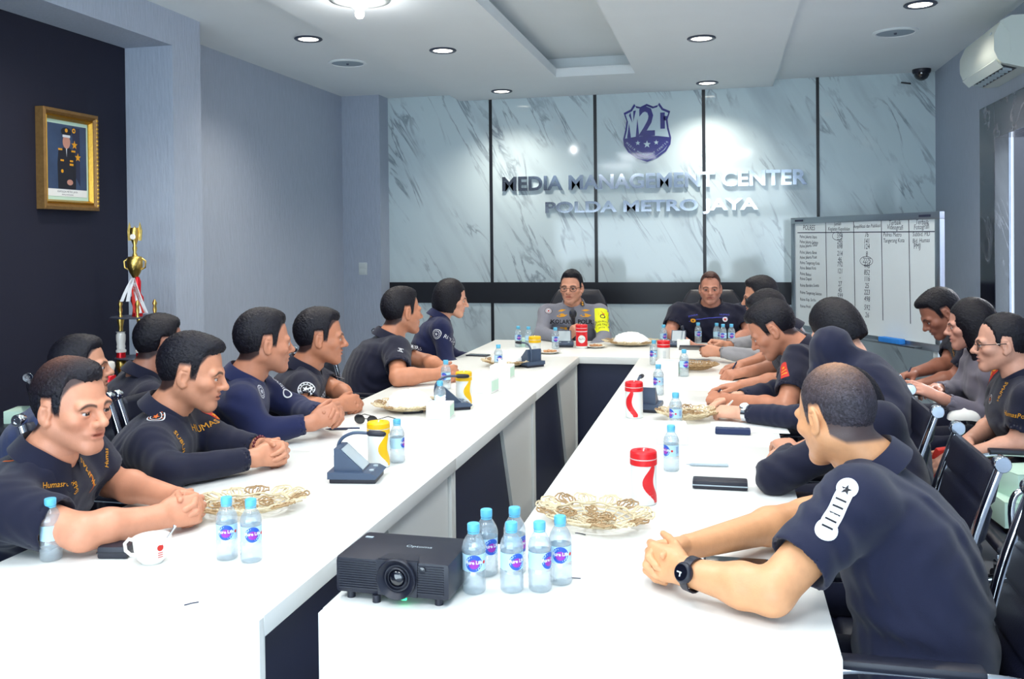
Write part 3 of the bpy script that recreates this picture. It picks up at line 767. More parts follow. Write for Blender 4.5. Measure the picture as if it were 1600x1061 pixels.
    Fd.ell(hl(.083, 0, -.056), ax, [.013*s, .030*s, .018*s], .014*s)
    mo = .004+.010*mouth_open
    Fd.ell(hl(.0935, 0, -.0540), ax, [.0090*s, .023*s, .0055*s], .005*s)
    Fd.ell(hl(.0925, 0, -.0650-mo*.6), ax, [.0094*s, .020*s, .0064*s], .005*s)
    Fd.ell(hl(.102, 0, -.0592-mo*.3), ax, [.014*s, .024*s, (.0012+mo*.55)*s], .003*s, 's')
    for e in (1, -1):       # eyelids with a slit
        Fd.ell(hl(.0785, e*.0325, -.002), ax, [.0142*s, .0150*s, .0138*s], .004*s)
        Fd.cone(hl(.0905, e*.022, -.0025), hl(.0865, e*.0445, -.0015), .0034*s, .0030*s, .002*s, 's')
        Fd.ell(hl(-.006, e*.080, -.004), [nz(F*.96-U*.2-Lf*e*.25), nz(Lf+F*e*.25), nz(U*.98+F*.2-0)], [.019*s, .0075*s, .033*s], .006*s)
        Fd.cone(hl(-.002, e*.079, -.034), hl(.003, e*.078, -.030), .0075*s, None, .006*s)
        Fd.ell(hl(-.001, e*.0875, -.004), ax, [.0085*s, .0075*s, .016*s], .003*s, 's'); Fd.cone(hl(.004, e*.083, .012), hl(-.012, e*.086, .014), .003*s, .003*s, .002*s, 's')
    nt_ = hl(-.022, 0, -.05)
    nr = (.050 if female else .058)
    Fd.cone(nt_, nb+S*.01, nr*s, (nr+.004)*bulk**.5*min(s, 1.05), .025)
    Fd.cone(nb+S*.01, nb-S*.05, .062*bulk**.5, .075, .03)
    if not female: Fd.ell(hl(.0, 0, -.085)*.5+nb*.5+TF2*.045, ax, [.012, .01, .014], .012)
    V, Q = Fd.mesh(1)
    # tones that belong to the skin itself: lips, brows, scalp stubble
    D = (V-hp)/hs; f_, l_, u_ = D@F, D@Lf, D@U
    col = np.tile(sk, (len(V), 1))
    def blend(w, c):
        nonlocal col
        col = col*(1-w[:, None])+np.array(lin(c))*w[:, None]
    lipw = np.exp(-((np.abs(l_)/.023)**4))*np.exp(-(((u_+.0595)/.0105)**4))*sstep(.078, .088, f_)
    blend(lipw*.6, tuple(np.clip(np.array(skin)*np.array([.86, .62, .62]), 0, 255)) if not female else (186, 84, 84))
    ck = np.exp(-((np.abs(l_)-.045)/.02)**2)*np.exp(-((u_+.03)/.022)**2)*sstep(.03, .06, f_); blend(ck*.22, (214, 128, 104))
    bu = .021-.010*((np.abs(l_)-.030)/.024)**2
    bw = np.exp(-(((u_-bu)/.0045)**4))*sstep(.009, .014, np.abs(l_))*(1-sstep(.050, .056, np.abs(l_)))*sstep(.05, .07, f_)
    blend(bw*.88*brow, (24, 18, 18))
    lash = np.exp(-(((u_-.0025)/.0022)**2))*sstep(.019, .022, np.abs(l_))*(1-sstep(.046, .049, np.abs(l_)))*sstep(.07, .08, f_); blend(lash*.85, (24, 16, 16))
    if mustache:
        mw = np.exp(-((np.abs(l_)/.026)**6))*np.exp(-(((u_+.0445)/.006)**4))*sstep(.07, .085, f_); blend(mw*mustache, (30, 24, 24))
    if not female:
        st = sstep(-.035, -.06, u_)*sstep(-.01, .02, f_)*(u_ > -.12); blend(st*.10, (90, 80, 84))
    hline = np.interp(f_, HL_F, HL_U)+hl_shift
    sc_ = sstep(-.004, .010, u_-hline)*(np.abs(l_) < .083)*(1-sstep(.0765, .080, np.abs(l_))*(u_ < .03))
    if hair in ('short', 'fade', 'thin'): blend(sc_*.93, hcol)
    parts = [(V, Q)]; cols = [col]
    # ---- eyes
    for e in (1, -1):
        c = hl(.0785, e*.0325, -.002); mb = MB(); gz = nz(F*1+U*(-.02)+Lf*e*.02); ra = .0131*s
        T = Matrix(((*Lf, 0), (*U, 0), (*gz, 0), (0, 0, 0, 1))).transposed(); T = Matrix.Translation(c) @ T
        prof = [(ra*math.sin(a), ra*math.cos(a)) for a in [math.radians(q) for q in (1, 10, 20, 32, 34, 44, 60, 80, 100, 140, 179)]]
        mb.lathe(prof, n=20, caps=True, mtx=T)
        me = mb.mesh('eye', PI); me.transform(inv); me.materials.append(M['sclera']); me.materials.append(M['iris'])
        cz = Vector(c)-Vector((pelvis[0], pelvis[1], 0))
        for pl_ in me.polygons:
            if (pl_.center-cz).normalized().dot(Vector(gz)) > math.cos(math.radians(33)): pl_.material_index = 1
        o = bpy.data.objects.new('eye', me); COL.objects.link(o); o.parent = root
    # ---- arms
    P.arm = {}
    arms = []
    for side, sh, A in ((1, shR, R), (-1, shL, Lh)):
        if A is None: continue
        el = np.array(A['e'], float); wr = np.array(A['w'], float); d = nz(np.array(A['d'], float)) if 'd' in A else nz(wr-el); n = np.array(A.get('n', (0, 0, -1)), float)
        mode = A.get('m', 'rest'); asz = A.get('s', 1.0)
        P.arm[side] = (sh, el, wr, d, n, asz)
        st = sh*.45+el*.55 if sleeve == 'short' else el*.35+wr*.65
        lo, hi = bbox([st, el if sleeve == 'short' else st, wr, wr+d*.19*asz], .075)
        Fa = Field(lo, hi, .0035*fine)
        if sleeve == 'short': Fa.cone(sh, el, .052*bulk**.5, .043, .02)
        fm = el*.68+wr*.32
        ls = .72 if sleeve == 'long' else 1.
        Fa.cone(el, fm, .043*asz**.5*ls, .045*asz**.5*(.9 if female else 1)*ls, .02); Fa.cone(fm, wr, .043*asz**.5*(.9 if female else 1)*ls, .028*asz, .02)
        Fa.ell(wr+d*.004, [d, nz(np.cross(d, n)), nz(np.cross(np.cross(d, n), d))], [.03*asz, .029*asz, .021*asz], .015)
        hand(Fa, wr+d*.012, d, n, side, mode, asz)
        Va, Qa = Fa.mesh(1); parts.append((Va, Qa)); ca = np.tile(sk*.98, (len(Va), 1)); cols.append(ca)
        arms.append((sh, el, wr))
    # ---- torso (under the clothes)
    def tprof(infl):
        sa = [-.25, 0, .15, .35, .55, .75, .88, .96, 1.02]; a = np.array([.15, .175, .174, .168, .178, .186, .165, .085, .05]); b = np.array([.11, .125, .130, .124, .126, .122, .100, .070, .045])
        if female: a = a*.9; b = b*.93
        a = a*bulk+infl; b = b*bulk+infl
        def fn(x, y, z):
            px, py, pz = x-pelvis[0], y-pelvis[1], z-pelvis[2]
            sv = (px*S[0]+py*S[1]+pz*S[2])/H; lv = px*TL[0]+py*TL[1]+pz*TL[2]; fv = px*TF2[0]+py*TF2[1]+pz*TF2[2]
            sc = np.clip(sv, -.25, 1.06)
            aa = np.interp(sc, sa, a); bb = np.interp(sc, sa, b)
            fv = fv+slump*np.sin(PI*np.clip(sv, 0, 1))-.012
            if female: fv = fv-.028*np.exp(-((sv-.66)/.13)**2)*(fv > 0)
            q = ((np.abs(lv)/aa)**2.5+(np.abs(fv)/bb)**2.5)**(1/2.5)
            return np.maximum((q-1)*np.minimum(aa, bb)*.85, (np.abs(sv-.38)-.64)*H)
        return fn
    ext = [pelvis+TL*e*.24*bulk+TF2*g_*.2 for e in (1, -1) for g_ in (1, -1)]+[nb+TL*e*.25*bulk+TF2*g_*.16 for e in (1, -1) for g_ in (1, -1)]
    lo, hi = bbox(ext+[pelvis-S*.1], .03)
    Ft = Field(lo, hi, .014); Ft.add(tprof(-.012), lo, hi, 0)
    parts.append(Ft.mesh(1)); cols.append(np.tile(sk, (len(parts[-1][0]), 1)))
    V, Q = cat_geo(parts); child('body', V, Q, M['skin'], np.concatenate(cols))
    # ---- shirt
    ends = []
    for side, (sh, el, wr, d, n, asz) in P.arm.items():
        if sleeve == 'short':
            e_ = sh*.30+el*.70; ends.append((sh, el, wr, e_))
        else: ends.append((sh, el, wr, wr-nz(wr-el)*.025))
    lo, hi = bbox(ext+[pelvis-S*.1, shR+np.array([0, 0, .05]), shL+np.array([0, 0, .05])]+[q for E_ in ends for q in ((E_[1], E_[3]) if sleeve == 'long' else (E_[3],))], .085)
    res = .0075*fine
    Fs = Field(lo, hi, res)
    Fs.add(tprof(.012), lo, hi, 0)
    for sh in (shR, shL):
        Fs.cone(nb-S*.02+(sh-nb)*.25, sh, .058, .066*bulk**.5, .05)
    k_up = .066 if not female else .057
    cavs = []
    for sh, el, wr, e_ in ends:
        dirc = nz(el-sh) if sleeve == 'short' else nz(wr-el)
        def sl(x, y, z, sh=sh, el=el, wr=wr, e_=e_, dirc=dirc):
            def cn(a, b, r1, r2):
                ba = b-a; LL = ba@ba; px, py, pz = x-a[0], y-a[1], z-a[2]; t = np.clip((px*ba[0]+py*ba[1]+pz*ba[2])/LL, 0, 1)
                return np.sqrt((px-t*ba[0])**2+(py-t*ba[1])**2+(pz-t*ba[2])**2)-(r1+(r2-r1)*t)
            if sleeve == 'short':
                dd = cn(sh, el, k_up*bulk**.5+.004, .066*bulk**.5); inner = dd+.009
            else:
                d1 = cn(sh, el, k_up*bulk**.5+.002, .054); d2 = cn(el, wr, .054, .038); h = np.maximum(.03-np.abs(d1-d2), 0)/.03; dd = np.minimum(d1, d2)-h*h*.03*.25; inner = d2+.007
            pl_ = (x-e_[0])*dirc[0]+(y-e_[1])*dirc[1]+(z-e_[2])*dirc[2]
            near = np.sqrt((x-e_[0])**2+(y-e_[1])**2+(z-e_[2])**2) < .12
            return np.where(near | (pl_ < 0), np.maximum(dd, pl_), dd) if sleeve == 'long' else np.maximum(dd, pl_)
        def cav(x, y, z, sh=sh, el=el, wr=wr, e_=e_, dirc=dirc):
            a, b, r1, r2 = (sh, el, k_up*bulk**.5-.006, .066*bulk**.5-.010) if sleeve == 'short' else (el, wr, .046, .030)
            ba = b-a; LL = ba@ba; px, py, pz = x-a[0], y-a[1], z-a[2]; t = (px*ba[0]+py*ba[1]+pz*ba[2])/LL
            rr = np.sqrt((px-t*ba[0])**2+(py-t*ba[1])**2+(pz-t*ba[2])**2)-(r1+(r2-r1)*np.clip(t, 0, 1))
            pl_ = (x-e_[0])*dirc[0]+(y-e_[1])*dirc[1]+(z-e_[2])*dirc[2]
            return np.maximum(rr, np.abs(pl_)-.03)
        cavs.append((cav, e_))
        l2, h2 = bbox([sh, e_, el if sleeve == 'long' else e_], .08)
        Fs.add(sl, l2, h2, .035)
    # cloth folds
    gx = (Fs.lo[0]+np.arange(Fs.n[0])*res)[:, None, None]; gy = (Fs.lo[1]+np.arange(Fs.n[1])*res)[None, :, None]; gz_ = (Fs.lo[2]+np.arange(Fs.n[2])*res)[None, None, :]
    ph = hp[0]*7+hp[1]*3
    wx = gx+.03*np.sin(gz_*23+ph)+.02*np.sin(gy*31+ph*2); wz = gz_+.03*np.sin(gx*19+gy*13+ph)
    amp = .0046 if sleeve == 'short' else .0046
    mask = 1
    for _, e_ in cavs: mask = mask*sstep(.03, .11, np.sqrt((gx-e_[0])**2+(gy-e_[1])**2+(gz_-e_[2])**2))
    Fs.F += (mask*(amp*np.sin(wz*62+wx*38+gy*24)*(.4+.6*np.sin(wx*17+gy*13+gz_*9+ph))+.0012*np.sin(wx*120-gy*60+wz*50+ph))).astype(f32)
    for cv, e_ in cavs: Fs.add(cv, e_-.09, e_+.09, .002, 's')
    Fs.add(lambda x, y, z: np.sqrt((x-nb[0])**2+(y-nb[1])**2+(z-nb[2])**2)*0+np.maximum(np.sqrt(np.maximum((x-nb[0])**2+(y-nb[1])**2+(z-nb[2])**2-((x-nb[0])*S[0]+(y-nb[1])*S[1]+(z-nb[2])*S[2])**2, 0))-.06*bulk**.5, -((x-nb[0])*S[0]+(y-nb[1])*S[1]+(z-nb[2])*S[2]+.0)), nb-.1, nb+.1, .012, 's')
    V, Q = Fs.mesh(2)
    P.shirt = child('shirt', V, Q, M[shirt])
    P.bvh = BVHTree.FromPolygons([tuple(v) for v in V], [tuple(q) for q in Q])
    # ---- collar, placket
    N_ = nz(nt_-nb); A1 = nz(TF2-np.dot(TF2, N_)*N_); A2 = np.cross(N_, A1)
    if collar:
        rings = []; nn = 28; gap = 16
        for i in range(nn+1):
            a = math.radians(gap+(360-2*gap)*i/nn); dv = A1*math.cos(a)+A2*math.sin(a); fr = max(0, math.cos(a))**2
            r0 = .071*bulk**.5*max(s, 1); c0 = nb-A1*.004+N_*.010
            dp = -N_*(.016+.034*fr)
            rings.append([c0+dv*(r0-.002)-N_*.02-N_*.03*fr, c0+dv*r0+N_*(.026-.02*fr), c0+dv*(r0+.004)+N_*(.033-.02*fr), c0+dv*(r0+.010)+N_*(.026-.02*fr), c0+dv*(r0+.024+.020*fr)+dp, c0+dv*(r0+.021+.020*fr)+dp-N_*.003, c0+dv*(r0+.006)+N_*(.012-.02*fr)])
        mb = MB(); mb.ring_surface([[Vector(q) for q in r_] for r_ in rings], False, False)
        mbchild('collar', mb, M[shirt], .9)
    # ---- hair
    if hair:
        lo, hi = bbox([hl(a, b, c) for a in (.14, -.17) for b in (.125, -.125) for c in (.16, -.14 if hair in ('short', 'fade', 'thin', 'tied') else -.22)], .01)
        if hair == 'long': lo[2] -= .12
        rs = .0038*fine; Fh = Field(lo, hi, rs)
        X_ = (Fh.lo[0]+np.arange(Fh.n[0])*rs)[:, None, None]-hp[0]; Y_ = (Fh.lo[1]+np.arange(Fh.n[1])*rs)[None, :, None]-hp[1]; Z_ = (Fh.lo[2]+np.arange(Fh.n[2])*rs)[None, None, :]-hp[2]
        f = (X_*F[0]+Y_*F[1]+Z_*F[2])/hs; l = (X_*Lf[0]+Y_*Lf[1]+Z_*Lf[2])/hs; u = (X_*U[0]+Y_*U[1]+Z_*U[2])/hs
        def el_(c, r_):
            k0 = np.sqrt(((f-c[0])/r_[0])**2+((l-c[1])/r_[1])**2+((u-c[2])/r_[2])**2); k1 = np.sqrt(((f-c[0])/r_[0]**2)**2+((l-c[1])/r_[1]**2)**2+((u-c[2])/r_[2]**2)**2)+1e-9
            return k0*(k0-1)/k1
        def smn(a, b, k): h = np.maximum(k-np.abs(a-b), 0)/k; return np.minimum(a, b)-h*h*k*.25
        hln = np.interp(f, HL_F, HL_U).astype(f32)+hl_shift+.0025*np.sin(l*330+3*np.sin(f*90))*(f > .0)+.003*np.sin(l*260+f*190)*(f < -.03)
        al = np.abs(l)
        if hair in ('short', 'fade', 'thin', 'tied'):
            th = {'short': .0085, 'fade': .007, 'thin': .0032, 'tied': .006}[hair]
            d1 = el_((-.014, 0, .033), (.098+th*.8, .0765+th*(.5 if hair != 'fade' else .3), .094+th*.9))
            if hair == 'short': d1 = smn(d1, el_((.026, .006, .090), (.060, .056, .036)), .02)
            if hair == 'fade': d1 = smn(d1, el_((.034, .0, .092), (.060, .054, .032)), .02)
            hln = hln+rec*sstep(.02, .055, al)*sstep(.02, .06, f)*.045
            d1 = d1+th*.95*(1-sstep(.0, .016+.026*sstep(.02, .05, f), u-hln))
            d = np.maximum(d1, (hln-u)*.8)
            if hair == 'tied': d = smn(d, el_((-.125, 0, -.02), (.034, .034, .040)), .02); d = smn(d, el_((-.13, .0, -.075), (.022, .024, .06)), .02)
        else:
            d1 = el_((-.016, 0, .032), (.106, .089, .105))
            low = {'bob': -.088, 'scarf': -.16, 'long': -.20}[hair]
            sk1 = el_((-.03, 0, -.025), (.095, .094, .118)) if hair != 'scarf' else el_((-.02, 0, -.03), (.115, .105, .15))
            if hair == 'long': sk1 = smn(sk1, el_((-.045, 0, -.14), (.075, .105, .19)), .04)
            d1 = smn(d1, sk1, .03)
            d1 = np.maximum(d1, (low-u)*.9)
            cut = np.maximum(np.maximum(al-(.052 if hair != 'scarf' else .058)-.02*sstep(.0, -.08, u)*0, u-(.072-4*np.maximum(al-.02, 0)**1.6)), .034-f)
            cut2 = np.maximum(np.maximum(al-.045, u+.06), -.005-f)     # under the chin
            d1 = np.maximum(d1, -cut); d = np.maximum(d1, -cut2)
        ang = np.arctan2(l, u-.02)
        q1 = ang*3.1+f*9; d = d+(.0007 if hair != 'thin' else .0002)*(np.sin(q1*23+2*np.sin(f*30+l*21+ph))+.7*np.sin(q1*41+3*np.sin(u*26+f*17)+ph))
        Fh.F = (d*hs).astype(f32)
        V, Q = Fh.mesh(1)
        rg = np.random.default_rng(int(abs(hp[1])*1000))
        V = V+rg.normal(0, .0006 if hair in ('bob', 'long', 'thin', 'tied') else .0007, V.shape)*hs
        D = (V-hp)/hs; hc = np.array(lin(hcol)); cc = np.tile(hc, (len(V), 1))*np.clip(1+.35*rg.normal(size=(len(V), 1)), .4, 2.2)
        if thin:
            w = np.exp(-(((D@F+.03)/.05)**2+((D@Lf)/.045)**2))*sstep(.02, .075, D@U)*thin
            st_ = rg.random(len(V)); w = np.clip(w*(.5+.6*st_), 0, 1)
            cc = cc*(1-w[:, None])+sk*.9*w[:, None]
        if soft: cc = cc*(1-soft)+sk*soft*.6
        P.hair = child('hair', V, Q, M['hair'] if hair != 'scarf' else M['veil'], cc)
    # ---- glasses
    if glasses:
        mb = MB()
        for e in (1, -1):
            pts = [hl(.100-.006*abs(math.cos(a_)), e*.0335+.0235*math.cos(a_)*1.0, -.004+.0175*math.sin(a_)) for a_ in [2*PI*i/20 for i in range(20)]]
            mb.tube(pts, .0018*s, 6, closed=True)
            mb.tube([hl(.096, e*.058, .004), hl(.05, e*.079, .006), hl(-.004, e*.083, .008), hl(-.02, e*.081, -.004)], .0017*s, 6)
        mb.tube([hl(.100, -.011, .0), hl(.108, 0, .004), hl(.100, .011, .0)], .0016*s, 6)
        mbchild('eyeglasses', mb, M['frame_dark'])
    if watch is not None:
        side, wm = watch; sh, el, wr, d, n, asz = P.arm[side]
        c = wr-d*.022+0; n2 = nz(n-np.dot(n, d)*d); t2 = np.cross(d, n2)
        pts = [c+t2*.034*asz*math.cos(a_)+n2*.030*asz*math.sin(a_) for a_ in [2*PI*i/20 for i in range(20)]]
        mb = MB(); rings = [[Vector(p_+d*q*.5*asz+nz(p_-c)*h_) for q, h_ in ((-.02, 0), (-.02, .003), (.02, .003), (.02, 0))] for p_ in pts]; rings.append(rings[0])
        mb.ring_surface(rings, True, False); wt = mbchild('wristwatch', mb, M[wm[0]])
        T = Matrix(((*t2, 0), (*d, 0), (*(-n2), 0), (0, 0, 0, 1))).transposed(); T = Matrix.Translation(c-n2*.030*asz) @ T
        mbchild('watch_case', MB().lathe([(.021*asz, -.004), (.022*asz, .004), (.019*asz, .009), (.017*asz, .010)], n=24, mtx=T), M[wm[1]], par=wt)
        mbchild('watch_face', MB().lathe([(.0165*asz, .0095), (.0165*asz, .0112), (0, .0114)], n=24, mtx=T), M[wm[2]], par=wt)
        mbchild('watch_hands', MB().box((0, .003, .0122), (.0025, .012, .001), mtx=T).box((.004, 0, .0122), (.009, .0025, .001), mtx=T), M['white_emb'], par=wt)
    # ---- trousers and shoes
    if legs:
        LF = nz(np.array([math.cos(ty), math.sin(ty), 0])); LL_ = np.array([-LF[1], LF[0], 0]); hip = np.array([pelvis[0], pelvis[1], max(.51, pelvis[2]-.02)])
        pts = []; kn = []
        for e in (1, -1):
            k_ = hip+LF*.40+LL_*e*.12; k_[2] = .49; an = k_+LF*.02; an[2] = .10; kn.append((hip+LL_*e*.08, k_, an)); pts += [k_, an]
        lo, hi = bbox(pts+[hip], .2); lo[2] = .03
        Fl = Field(lo, hi, .014*max(1, fine*.8))
        Fl.ell(hip-LF*.0, [LF, LL_, [0, 0, 1]], [.125*bulk, .172*bulk, .105], .0)
        for h_, k_, an in kn:
            Fl.cone(h_, k_, .088*bulk, .064, .05); Fl.cone(k_, an, .064, .050, .03)
        V, Q = Fl.mesh(1); child('trousers', V, Q, M['trousers'])
        for h_, k_, an in kn:
            Fo = Field(an-np.array([.3, .3, .12]), an+np.array([.3, .3, .06]), .012)
            Fo.cone([an[0], an[1], .05], an+LF*.15+np.array([0, 0, -.062]), .045, .038, .02); Fo.cone([an[0], an[1], .045], an-LF*.05+np.array([0, 0, -.058]), .04, .038, .02)
            Fo.F = np.maximum(Fo.F, (-(Fo.lo[2]+np.arange(Fo.n[2])*Fo.res)[None, None, :]+.004).astype(f32))
            V, Q = Fo.mesh(1); child('shoe', V, Q, M['shoe'])
    return P
def decal(P, name, px, py, items, rot=0., bvh=None, lift=.0016, parent=None, label=None):
    """lays flat embroidery on the cloth where it is seen; items = [(material, geo)]"""
    for rr, aa in [(0, 0)]+[(6*k, a) for k in range(1, 9) for a in range(8)]:
        v = Vector(ray(px+rr*math.cos(aa*PI/4), py+rr*math.sin(aa*PI/4))).normalized()
        hit, n, _, dist = (bvh or P.bvh).ray_cast(Vector(CAM), v)
        if hit is not None and abs(n.dot(v)) > .25: break
    if hit is None:
        print('DECAL MISS', name, px, py); return None
    if n.dot(v) > 0: n = -n
    a = math.radians(rot); im = Vector(RT*math.cos(a)+DN*math.sin(a))
    ux = (im-n*im.dot(n)).normalized(); uy = n.cross(ux)
    first = None; V = []; T = []; mats = []; mi = []
    for k, (mt, geo) in enumerate(items):
        b0 = len(V)
        for x, y, z in geo[0]:
            q = hit+ux*x+uy*y+n*.05
            h2, n2, _, _ = (bvh or P.bvh).ray_cast(q, -n, .11)
            q = (h2 if h2 is not None else hit+ux*x+uy*y)+n*(lift+.0005*k)
            V.append(P.inv @ q)
        for t in geo[1]: T.append(tuple(i+b0 for i in t)); mi.append(k)
        mats.append(M[mt])
    me = bpy.data.meshes.new(name); me.from_pydata(V, [], T); me.update()
    for mt in mats: me.materials.append(mt)
    me.polygons.foreach_set('material_index', mi)
    o = link(name, me, None, parent or P.shirt)
    if label: o['label'] = label
    return o
def emb_text(t, size, m='gold_emb', **k): return [(m, text_geo(t, size, **k))]
def round_patch(r, rim='white_emb', field='black_emb', mark='white_emb', txt=None):
    it = [(rim, disc_geo(r)), (field, disc_geo(r*.88)), (rim, disc_geo(r*.66, r*.58)), (mark, star_geo(r*.42))]
    words = []
    for i in range(12):
        a = 2*PI*i/12; words.append(rect_geo(r*.12, r*.12, r*.76*math.cos(a), r*.76*math.sin(a), 1, 1))
    it.append((mark, join_geo(words))); return it
V3 = lambda *a: np.array(a, float)
def clasp(C, eR, eL, ty, s=1., up=0., gap=.026):
    C = np.array(C, float); ty = math.radians(ty); TL = V3(-math.sin(ty), math.cos(ty), 0); TF = V3(math.cos(ty), math.sin(ty), 0)
    out = []
    for sg, e in ((-1, eR), (1, eL)):
        e = np.array(e, float); w = C+nz(e-C)*.080*s+TL*sg*gap*s
        d = nz(C+TF*.03+V3(0, 0, up)-w); n = -TL*sg*.85-V3(0, 0, .25)+TF*.1
        out.append(dict(e=e, w=w, d=d, n=n, m='clasp', s=s))
    return dict(R=out[0], Lh=out[1])
def lap(px, py, ty, reach=.30, z=.66, half=.16):
    ty = math.radians(ty); TL = V3(-math.sin(ty), math.cos(ty), 0); TF = V3(math.cos(ty), math.sin(ty), 0)
    b = V3(px, py, 0); o = []
    for sg in (-1, 1):
        o.append(dict(e=b+TL*sg*.27+TF*.04+V3(0, 0, .70), w=b+TL*sg*half+TF*reach+V3(0, 0, z), n=(0, 0, -1), m='rest'))
    return dict(R=o[0], Lh=o[1])
P = {}
P['L1'] = person('man in a black short sleeved shirt leaning on the table at the near left', atX(112, 636, -1.72), -8, 4, hs=1.02, ty=12, pelvis=(-2.0, 2.12, .52), skin=(206, 142, 112), shirt='cloth_black', hair='short', rec=1.2, thin=.35, bulk=1.08, fine=.9, **clasp(atZ(300, 792, .805), atZ(128, 832, .81), atZ(172, 752, .81), 12, 1.05))
P['L0'] = person('young man in a slate blue shirt seated on the back row at the far left', atX(126, 574, -2.3), 30, 0, hs=.92, ty=25, pelvis=(-2.52, 2.80, .50), skin=(196, 140, 112), shirt='cloth_blue', fine=1.2, **lap(-2.40, 2.86, 25))
P['L2b'] = person('person in dark clothes on the back row in front of the trophy', atX(250, 537, -2.45), 55, 6, hs=1.02, ty=45, pelvis=(-2.62, 3.5, .50), skin=(172, 118, 96), shirt='cloth_black', sleeve='long', fine=1.3, **lap(-2.5, 3.6, 45))
P['L2'] = person('young man in a black long sleeved shirt with yellow chest lettering, hands folded', atX(300, 582, -1.80), 18, 12, hs=1.08, ty=18, pelvis=(-2.0, 2.80, .52), skin=(198, 138, 108), sleeve='long', hair='fade', fine=.95, **clasp(atZ(436, 706, .80), atZ(262, 738, .80), atZ(345, 690, .81), 15, 1.03))
P['L3'] = person('man in a navy blue long sleeved shirt with clasped raised hands', atX(412, 535, -1.80), 44, 4, hs=1.05, ty=25, pelvis=(-2.0, 3.25, .52), skin=(186, 126, 98), sleeve='long', shirt='cloth_navy', fine=1., **clasp(atZ(520, 652, .83), atZ(408, 676, .80), atZ(462, 638, .81), 25, 1.05, up=.03))
P['L4'] = person('moustached man in a black shirt with white round sleeve badge', atX(500, 527, -1.82), 26, 4, hs=1.06, ty=22, pelvis=(-2.0, 3.82, .52), skin=(186, 124, 94), mustache=.8, rec=.6, fine=1., **clasp(atZ(552, 628, .80), atZ(476, 640, .80), atZ(530, 612, .81), 30, 1.))
P['L5'] = person('heavy man in a black short sleeved shirt, forearms on the left table', atX(628, 487, -1.80), 48, 2, hs=1.10, ty=32, pelvis=(-2.0, 4.75, .52), skin=(194, 132, 102), bulk=1.15, fine=1.05, **clasp(atZ(706, 581, .805), atZ(622, 590, .80), atZ(668, 566, .81), 30, 1.1))
P['L6'] = person('woman with a black bob in a navy shirt at the far left table end', atX(705, 467, -1.80), 12, 10, hs=1.02, ty=20, pelvis=(-1.98, 5.80, .52), skin=(214, 158, 132), female=True, hair='bob', shirt='cloth_navy', sleeve='long', fine=1.1, **lap(-1.85, 5.85, 15, z=.68))
f1 = atY(893, 449, 6.95)
P['F1'] = person('officer in grey uniform and eyeglasses speaking into a microphone', f1, -94, 3, hs=1.06, ty=-90, pelvis=(f1[0], 7.10, .55), skin=(206, 148, 122), shirt='cloth_grey', sleeve='long', glasses=True, hair='short', rec=.5, mouth_open=.9, fine=1.1, sw=.205,
    R=dict(e=atY(846, 522, 6.84), w=atY(886, 528, 6.64), d=(.55, -.35, .6), n=(.5, .8, .0), m='grip'), Lh=dict(e=atY(944, 530, 6.86), w=atY(920, 548, 6.62), d=(-.9, -.2, .1), n=(0, .2, -1), m='rest'))
f2 = atY(1110, 451, 6.95)
P['F2'] = person('heavy balding man in a black shirt facing the camera at the head table', f2, -90, 3, hs=.98, ty=-90, pelvis=(f2[0], 7.10, .55), skin=(188, 130, 108), bulk=1.3, hair='fade', hl_shift=.016, rec=1.6, soft=.25, fine=1.1, sw=.21,
    R=dict(e=atY(1046, 520, 6.88), w=atY(1082, 541, 6.66), d=(.9, -.2, 0), n=(0, 0, -1), m='rest'), Lh=dict(e=atY(1172, 520, 6.88), w=atY(1130, 541, 6.66), d=(-.9, -.2, 0), n=(0, 0, -1), m='rest'))
P['R5'] = person('man in a black shirt seen from behind at the near right, hands clasped', atY(1306, 650, 2.25), 130, 14, hs=.95, ty=165, pelvis=(.42, 2.10, .48), skin=(214, 156, 112), shirt='cloth_char', thin=.75, hair='thin', hcol=(56, 52, 60), bulk=1.05, fine=.85, slump=.05, watch=(-1, ('black_plastic', 'black_plastic', 'lens')), **clasp(atZ(1028, 872, .81), atZ(1258, 808, .81), atZ(1205, 926, .805), 165, 1.0))
P['R4'] = person('person in dark long sleeves, arms folded, hidden behind the nearest right man', atX(1322, 632, .385), 170, 25, hs=.92, ty=178, pelvis=(.44, 2.82, .50), skin=(206, 148, 120), sleeve='long', hair='bob', female=True, fine=1.2,
    Lh=dict(e=atZ(1212, 744, .80), w=atZ(1236, 706, .82), d=(-.2, 1, .1), n=(0, .3, -1), m='rest'), R=dict(e=atZ(1300, 690, .81), w=atZ(1262, 700, .83), d=(-.8, -.6, 0), n=(0, 0, -1), m='rest'))
P['R3'] = person('person with a glossy black bob and dark jacket bending over notes on the right', atX(1304, 514, .44), 150, 34, hs=.94, ty=165, collar=False, nb=atX(1304, 514, .44)+V3(.05, -.06, -.120), pelvis=(.54, 3.44, .48), skin=(222, 168, 142), sleeve='long', shirt='cloth_char', hair='bob', female=True, hcol=(15, 15, 24), fine=1.05, bulk=1.35, slump=.06, watch=(-1, ('chrome', 'chrome', 'white_emb')),
    Lh=dict(e=atZ(1275, 655, .80), w=atZ(1158, 645, .79), n=(.0, .45, -.9), m='pen'), R=dict(e=atZ(1260, 600, .82), w=atZ(1150, 622, .79), n=(0, -.3, -1), m='rest'))
